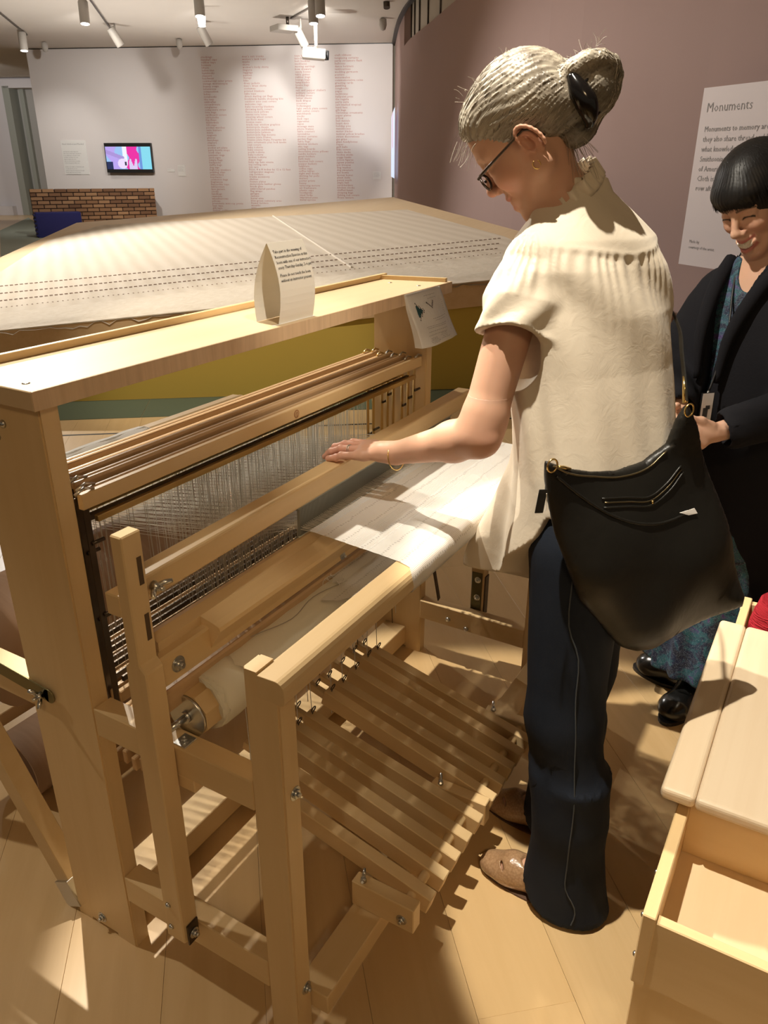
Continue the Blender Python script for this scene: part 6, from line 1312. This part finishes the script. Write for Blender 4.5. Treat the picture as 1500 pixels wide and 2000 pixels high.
hand(T2, LW2, k2, f2, [LW2 + np.array((-0.018, 0.018, 0.016)), (1.292, -0.350, 0.968), (1.272, -0.328, 0.975), (1.258, -0.312, 0.974)])
hand(T2, RW2, [np.array(p) for p in ((1.300, -0.270, 0.925), (1.296, -0.272, 0.94), (1.296, -0.276, 0.955), (1.300, -0.282, 0.968))], [[np.array((1.300, -0.27, 0.925)), (1.278, -0.275, 0.915), (1.268, -0.29, 0.912)], [np.array((1.296, -0.272, 0.94)), (1.27, -0.277, 0.936), (1.262, -0.295, 0.93)], [np.array((1.296, -0.276, 0.955)), (1.272, -0.282, 0.955), (1.262, -0.3, 0.95)], [np.array((1.3, -0.282, 0.968)), (1.28, -0.29, 0.97), (1.27, -0.305, 0.968)]], [RW2, (1.325, -0.275, 0.985), (1.305, -0.285, 0.995)])
T3 = Sdf((1.20, -0.62, 0.0), (1.80, -0.08, 1.34), 0.006); common2(T3)
T3.ell((1.62, -0.385, 1.16), (0.13, 0.08, 0.17), 0.04, R=np.array([L2, F2, [0, 0, 1]])); T3.ell((1.60, -0.385, 0.92), (0.13, 0.08, 0.20), 0.04, R=np.array([L2, F2, [0, 0, 1]]))
for ax, ay, tx_, ty_ in ((1.575, -0.395, 1.60, -0.27), (1.535, -0.435, 1.39, -0.395)):
    T3.cone((1.59, -0.39, 0.80), (0.5 * (1.58 + ax), ay, 0.45), 0.07, 0.05, 0.03); T3.cone((0.5 * (1.58 + ax), ay, 0.45), (ax, ay, 0.07), 0.05, 0.033, 0.03); T3.cone((ax, ay, 0.05), (tx_, ty_, 0.03), 0.034, 0.02, 0.02)
x_, y_, z_ = np.meshgrid(*[T3.lo[k] + T3.h * np.arange(T3.n[k]) for k in range(3)], indexing='ij', sparse=True)
T3.g = np.where((x_ < 1.40) & (z_ > 0.86) & (z_ < 1.01) & (y_ > -0.455), 0.05, T3.g).astype(np.float32)
M['skin2'] = skin_mat('skin_light')
b2, P2_ = T1.mesh('body', M['skin2'], p2, 0.0, [T2, T3])
def tone2(P):
    c = np.tile(np.array((0.62, 0.375, 0.265)), (len(P), 1)); c *= (1 + 0.03 * vnoise(P, 60, 1))[:, None]; q = (P - HO2) @ HR2.T; fr = q[:, 0] > 0.055
    def mixin(w, col): nonlocal c; w = np.clip(w, 0, 1)[:, None]; c = c * (1 - w) + np.array(col) * w
    for sg in (1, -1):
        mixin(np.exp(-(((q - np.array((0.07, sg * 0.042, -0.026))) / np.array((0.03, 0.02, 0.02))) ** 2).sum(1)) * 0.45, (0.66, 0.27, 0.20))
        dl = q[:, 1] * sg - 0.033; ul = 0.0075 - 18 * dl ** 2 * 1.0
        mixin(fr * (np.abs(dl) < 0.0155) * np.clip(1.6 - np.abs(q[:, 2] - ul) / 0.0020, 0, 1), (0.03, 0.018, 0.014))
        ub = 0.030 - 9 * (dl + 0.002) ** 2
        mixin(fr * (np.abs(dl) < 0.021) * np.clip(1.6 - np.abs(q[:, 2] - ub) / 0.0030, 0, 1) * 0.85, (0.05, 0.032, 0.024))
    sm_ = 1.15; up = 0.009 * sm_; l = q[:, 1]; arc = up * (l / 0.030) ** 2
    ut, ub_ = -0.0565 + arc * 0.9, -0.0795 + arc * 1.35; inm = fr & (np.abs(l) < 0.030)
    mixin(inm * np.clip(1.5 - np.abs(q[:, 2] - (ut + 0.001)) / 0.0042, 0, 1) * 0.9, (0.50, 0.16, 0.14)); mixin(inm * np.clip(1.5 - np.abs(q[:, 2] - (ub_ - 0.002)) / 0.0050, 0, 1) * 0.9, (0.52, 0.17, 0.15))
    w = inm & (q[:, 2] < ut - 0.0025) & (q[:, 2] > ub_ + 0.0035) & (np.abs(l) < 0.0215) & (q[:, 0] > 0.068); mixin(w * 1.0, (0.78, 0.72, 0.62)); mixin((w & (np.abs(np.sin(l * 400)) < 0.12)) * 0.4, (0.30, 0.2, 0.15))
    w = inm & (q[:, 2] <= ub_ + 0.0035) & (q[:, 2] > ub_ + 0.001) & (np.abs(l) < 0.024); mixin(w * 0.8, (0.20, 0.05, 0.04))
    return np.clip(c, 0, 1)
paint(b2, P2_, tone2)
# hair
T = Sdf((1.40, -0.54, 1.36), (1.80, -0.16, 1.68), 0.0028)
def EH2(c, r, k=0.02, mode='add'): T.ell(h2(*c), r, k, mode, HR2)
EH2((-0.012, 0, 0.052), (0.112, 0.090, 0.096), 0.02); EH2((-0.05, 0, -0.01), (0.062, 0.078, 0.085), 0.03); EH2((0.060, 0, 0.062), (0.048, 0.066, 0.036), 0.02)
for sg in (1, -1): EH2((0.0, sg * 0.078, -0.010), (0.030, 0.012, 0.060), 0.01)
EH2((0.115, 0, -0.024), (0.075, 0.084, 0.062), 0.008, 'cut'); EH2((0.02, 0, -0.11), (0.09, 0.10, 0.055), 0.02, 'cut')
gx, gy, gz = np.meshgrid(*[T.lo[k] + T.h * np.arange(T.n[k], dtype=np.float32) for k in range(3)], indexing='ij'); ql = (gx - HO2[0]) * HR2[1][0] + (gy - HO2[1]) * HR2[1][1] + (gz - HO2[2]) * HR2[1][2]; qf = (gx - HO2[0]) * HR2[0][0] + (gy - HO2[1]) * HR2[0][1] + (gz - HO2[2]) * HR2[0][2]
T.g = (T.g - 0.0005 * np.sin(np.arctan2(ql, qf + 0.02) * 75 + 3 * np.sin(60 * qf))).astype(np.float32)
M['hair2'] = hpt('black_hair'); M['hair2'].node_tree.nodes['Principled BSDF'].inputs['Specular IOR Level'].default_value = 0.25; hb, HP2 = T.mesh('hair', M['hair2'], p2, 0.0); paint(hb, HP2, lambda P: np.tile(np.array((0.010, 0.009, 0.009)), (len(P), 1)))
ht2 = bvh(hb, HP2); G2 = []
rays = [[h2(0.0, 0.0, 0.15)] + [h2(0.10 * math.cos(a) * s1 - 0.012, 0.088 * math.sin(a) * s1, u_) for s1, u_ in ((0.5, 0.135), (0.85, 0.10), (1.0, 0.065), (1.03, 0.036))] for a in [i / 18 * 2 * PI for i in range(19)]]
G2 = list(zip(rays, rays[1:])); strands('hair_strands', hb, ht2, G2, 700, 0.0006, lambda rr: tuple(rr.uniform(0.006, 0.022) for _ in range(1)) * 3, p2, 0.003, 5, 0.001)
bm = B(); lay = bm.verts.layers.float_color.new('Col'); rr = random.Random(12)
for k in range(260):                                               # the fringe, lock by lock
    a = rr.uniform(-1.15, 1.15); st = Vector(h2(0.098 * math.cos(a) * 0.9 - 0.0, 0.088 * math.sin(a) * 0.9, 0.085)); md = Vector(h2(0.108 * math.cos(a), 0.090 * math.sin(a), 0.060)); en = Vector(h2(0.104 * math.cos(a) + rr.uniform(-0.003, 0.004), 0.088 * math.sin(a) + rr.uniform(-0.006, 0.006), 0.036 + rr.uniform(-0.006, 0.006)))
    for v in tube(bm, bez(st, md, en, 6), [0.0012, 0.0013, 0.0013, 0.0012, 0.001, 0.0007, 0.0003], 4, False): v[lay] = (0.010, 0.009, 0.009, 1)
tag(fin('fringe', bm, M['hair2'], p2, True), kind='stuff')
# patterned dress under the coat, and its skirt
M['dress'] = mat('teal_patterned_dress', (0.02, 0.05, 0.07), 0.75); d_ = M['dress']; dv = coords(d_); n1 = noise(d_, dv, 16, 3, 0.6, 1.5); n2 = noise(d_, dv, 46, 3, 0.6, 3.0)
r1 = ramp(d_, ((0.30, (0.004, 0.005, 0.010)), (0.46, (0.010, 0.015, 0.045)), (0.56, (0.012, 0.085, 0.105)), (0.70, (0.060, 0.025, 0.130)))); L(d_, n1.outputs['Fac'], r1.inputs[0]); r2 = ramp(d_, ((0.0, (0, 0, 0)), (0.485, (0, 0, 0)), (0.50, (1, 1, 1)), (0.515, (0, 0, 0)))); L(d_, n2.outputs['Fac'], r2.inputs[0])
L(d_, mixc(d_, r2.outputs[0], r1.outputs[0], (0.22, 0.26, 0.30)), d_.node_tree.nodes['Principled BSDF'].inputs['Base Color'])
T = Sdf((1.36, -0.60, 0.09), (1.78, -0.14, 1.36), 0.006)
def dress(x, y, z):
    zz = (0.05, 0.12, 0.40, 0.80, 1.00, 1.20, 1.30, 1.36); cx = np.interp(z, zz, (1.515, 1.520, 1.55, 1.59, 1.60, 1.615, 1.625, 1.625)); cy = np.interp(z, zz, (-0.405, -0.405, -0.40, -0.39, -0.385, -0.385, -0.39, -0.39)); rl = np.interp(z, zz, (0.150, 0.145, 0.140, 0.150, 0.150, 0.140, 0.085, 0.05)); rf = np.interp(z, zz, (0.105, 0.10, 0.11, 0.11, 0.105, 0.095, 0.070, 0.05))
    a = (x - cx) * F2[0] + (y - cy) * F2[1]; b = (x - cx) * L2[0] + (y - cy) * L2[1]; th_ = np.arctan2(b, a); q = np.sqrt((a / rf) ** 2 + (b / rl) ** 2)
    return np.maximum((q - 1) * rf - 0.010 * np.sin(9 * th_) * np.clip((0.7 - z) * 2, 0, 1), np.maximum(0.115 - z, z - 1.335))
T.put((1.37, -0.59, 0.09), (1.77, -0.15, 1.35), dress, 0.01); T.ell(h2(0.06, 0, -0.165), (0.075, 0.045, 0.075), 0.01, 'cut', HR2); T.mesh('dress', M['dress'], p2, 0.1)
# long black coat, open at the front
M['coat'] = mat('black_wool', (0.010, 0.010, 0.013), 0.9, spec=0.15); cm_ = M['coat']; cvv = coords(cm_); cn_ = noise(cm_, cvv, 180, 2); bump(cm_, cn_.outputs['Fac'], 0.3, 0.002)
T = Sdf((1.26, -0.72, 0.28), (1.90, -0.02, 1.37), 0.0055)
def coat(x, y, z):
    zz = (0.30, 0.60, 0.90, 1.10, 1.22, 1.29, 1.33, 1.37); cx = np.interp(z, zz, (1.625, 1.62, 1.605, 1.605, 1.618, 1.632, 1.638, 1.64)); cy = np.interp(z, zz, (-0.395,) * 3 + (-0.385, -0.388, -0.392, -0.395, -0.395)); rl = np.interp(z, zz, (0.205, 0.205, 0.200, 0.195, 0.170, 0.115, 0.075, 0.055)); rf = np.interp(z, zz, (0.155, 0.150, 0.145, 0.130, 0.118, 0.095, 0.075, 0.055))
    a = (x - cx) * F2[0] + (y - cy) * F2[1]; b = (x - cx) * L2[0] + (y - cy) * L2[1]; th_ = np.arctan2(b, a); q = np.sqrt((a / rf) ** 2 + (b / rl) ** 2)
    d = (q - 1) * rf - 0.006 * np.sin(7 * th_ + 3) * np.clip((1.1 - z) * 2, 0, 1)
    opening = np.minimum(0.012 + 0.16 * np.clip(z - 1.05, 0, 1) + 0.06 * np.clip(0.75 - z, 0, 1), 0.055) - np.abs(b + 0.01 - 0.03 * np.clip(1.0 - z, 0, 1)); opening = np.minimum(opening, a)
    return np.maximum(np.maximum(d, opening * 0.9), np.maximum(0.33 - z, z - 1.35))
T.put((1.28, -0.70, 0.29), (1.88, -0.05, 1.36), coat, 0.01)
for s0, e0, w0 in ((LS2, LE2, LW2), (RS2, RE2, RW2)):
    T.cone(s0, e0, 0.066, 0.060, 0.03); T.cone(e0, e0 + (w0 - e0) * 0.80, 0.062, 0.055, 0.03); T.cone(e0 + (w0 - e0) * 0.70, e0 + (w0 - e0) * 1.0, 0.030, 0.046, 0.004, 'cut')
T.mesh('coat', M['coat'], p2, 0.1)
for sg, nm in ((1, 0), (-1, 1)):                                   # lapels
    bm = B(); pts = [np.array((1.632, -0.392, 1.325)) + L2 * sg * 0.075 + F2 * 0.030, np.array((1.575, -0.370, 1.26)) + L2 * sg * 0.060 + F2 * 0.05, np.array((1.535, -0.358, 1.15)) + L2 * (sg * 0.042 - 0.01) + F2 * 0.06, np.array((1.515, -0.353, 1.03)) + L2 * (sg * 0.030 - 0.008) + F2 * 0.055]
    tube(bm, spline(pts, 6), [0.018 + 0.006 * math.sin(PI * i / 18) - 0.010 * i / 18 for i in range(19)], 10); fin('lapel', bm, M['coat'], p2)
bm = B(); lp = [np.array((1.590, -0.335, 1.305)), np.array((1.545, -0.340, 1.25)), np.array((1.478, -0.355, 1.14)), np.array((1.452, -0.345, 1.06)), np.array((1.436, -0.338, 1.012))]; tube(bm, spline(lp, 6), 0.0028, 6); fin('lanyard', bm, M['black'], p2)
bm = B(); tube(bm, [lp[-1], lp[-1] + np.array((-0.006, 0.002, -0.022))], 0.004, 8); fin('lanyard_clip', bm, M['steel'], p2)
bd = Matrix.Translation((1.405, -0.338, 0.967)) @ Matrix(((0.50, -0.85, 0.14, 0), (-0.86, -0.50, 0.0, 0), (0.08, -0.12, -0.99, 0), (0, 0, 0, 1))).to_3x3().to_4x4() @ Matrix.Rotation(0.0, 4, 'X')
def badge(name, x0, x1, z0, z1, t0, t1, m):
    bm = B(); ex, ez, en_ = Vector((0.72, -0.69, 0)).normalized(), Vector((0.24, 0.05, 0.97)).normalized(), Vector((-0.68, -0.72, 0.2)).normalized()
    vs = [bm.verts.new(Vector((1.412, -0.341, 0.968)) + ex * x + ez * z + en_ * t) for t in (t0, t1) for x, z in ((x0, z0), (x1, z0), (x1, z1), (x0, z1))]
    for q in ((0, 1, 2, 3), (7, 6, 5, 4), (0, 4, 5, 1), (1, 5, 6, 2), (2, 6, 7, 3), (3, 7, 4, 0)): bm.faces.new([vs[i] for i in q])
    recalc(bm); return fin(name, bm, m, p2)
badge('badge_holder', -0.020, 0.020, -0.044, 0.044, 0.0, 0.002, M['black']); badge('badge_card', -0.017, 0.017, -0.030, 0.042, 0.002, 0.0028, mat('badge_white', (0.78, 0.75, 0.76), 0.4))
badge('badge_mark', -0.011, 0.004, -0.020, 0.004, 0.0028, 0.0034, M['ink']); badge('badge_mark', -0.004, 0.009, 0.000, 0.010, 0.0028, 0.0034, M['ink'])
# black shoes
M['shoe'] = mat('black_polished_leather', (0.010, 0.010, 0.010), 0.22, spec=0.6)
for (hx, hy), (tx_, ty_) in (((1.560, -0.455), (1.600, -0.245)), ((1.570, -0.450), (1.352, -0.388))):
    d0 = np.array((tx_ - hx, ty_ - hy, 0)); ln = np.linalg.norm(d0); d0 /= ln; s0 = np.array((-d0[1], d0[0], 0)); lo = np.minimum((hx, hy, 0), (tx_, ty_, 0)) - 0.07; T = Sdf((lo[0], lo[1], 0.0), tuple(np.maximum((hx, hy, 0.13), (tx_, ty_, 0.13)) + (0.07, 0.07, 0.0)), 0.003); c0 = np.array((hx, hy, 0))
    T.cone(c0 + d0 * 0.03 + (0, 0, 0.05), c0 + d0 * (ln - 0.05) + (0, 0, 0.036), 0.040, 0.042, 0.02); T.ell(c0 + d0 * (ln - 0.045) + np.array((0, 0, 0.034)), (0.052, 0.047, 0.038), 0.015, R=np.array([d0, s0, [0, 0, 1]])); T.cone(c0 + d0 * 0.06 + (0, 0, 0.05), c0 + d0 * 0.05 + (0, 0, 0.11), 0.042, 0.040, 0.03)
    T.put(lo, lo + 0.4, lambda x, y, z: z - 0.006 + 0 * x + 0 * y, 0.002, 'cut'); so, SP = T.mesh('shoe', M['shoe'], p2, 0.1)
    for k in range(4):
        q = c0 + d0 * (0.085 + 0.018 * k) + np.array((0, 0, 0.0895 - 0.0045 * k)); bm = B(); tube(bm, [q - s0 * 0.020 - (0, 0, 0.008), q, q + s0 * 0.020 - (0, 0, 0.008)], 0.0028, 6); fin('lace', bm, M['black'], so)
    bm = B(); out = []
    for i in range(28):
        a = i / 28 * 2 * PI; p = c0 + d0 * (ln * 0.5 + 0.004 + (ln * 0.5 + 0.012) * math.cos(a)) + s0 * 0.046 * math.sin(a) * (1.05 if math.cos(a) > 0 else 0.9); out.append((p[0], p[1]))
    prism(bm, out, 0.0, 0.012, 'Z'); recalc(bm); fin('sole', bm, M['black'], so)
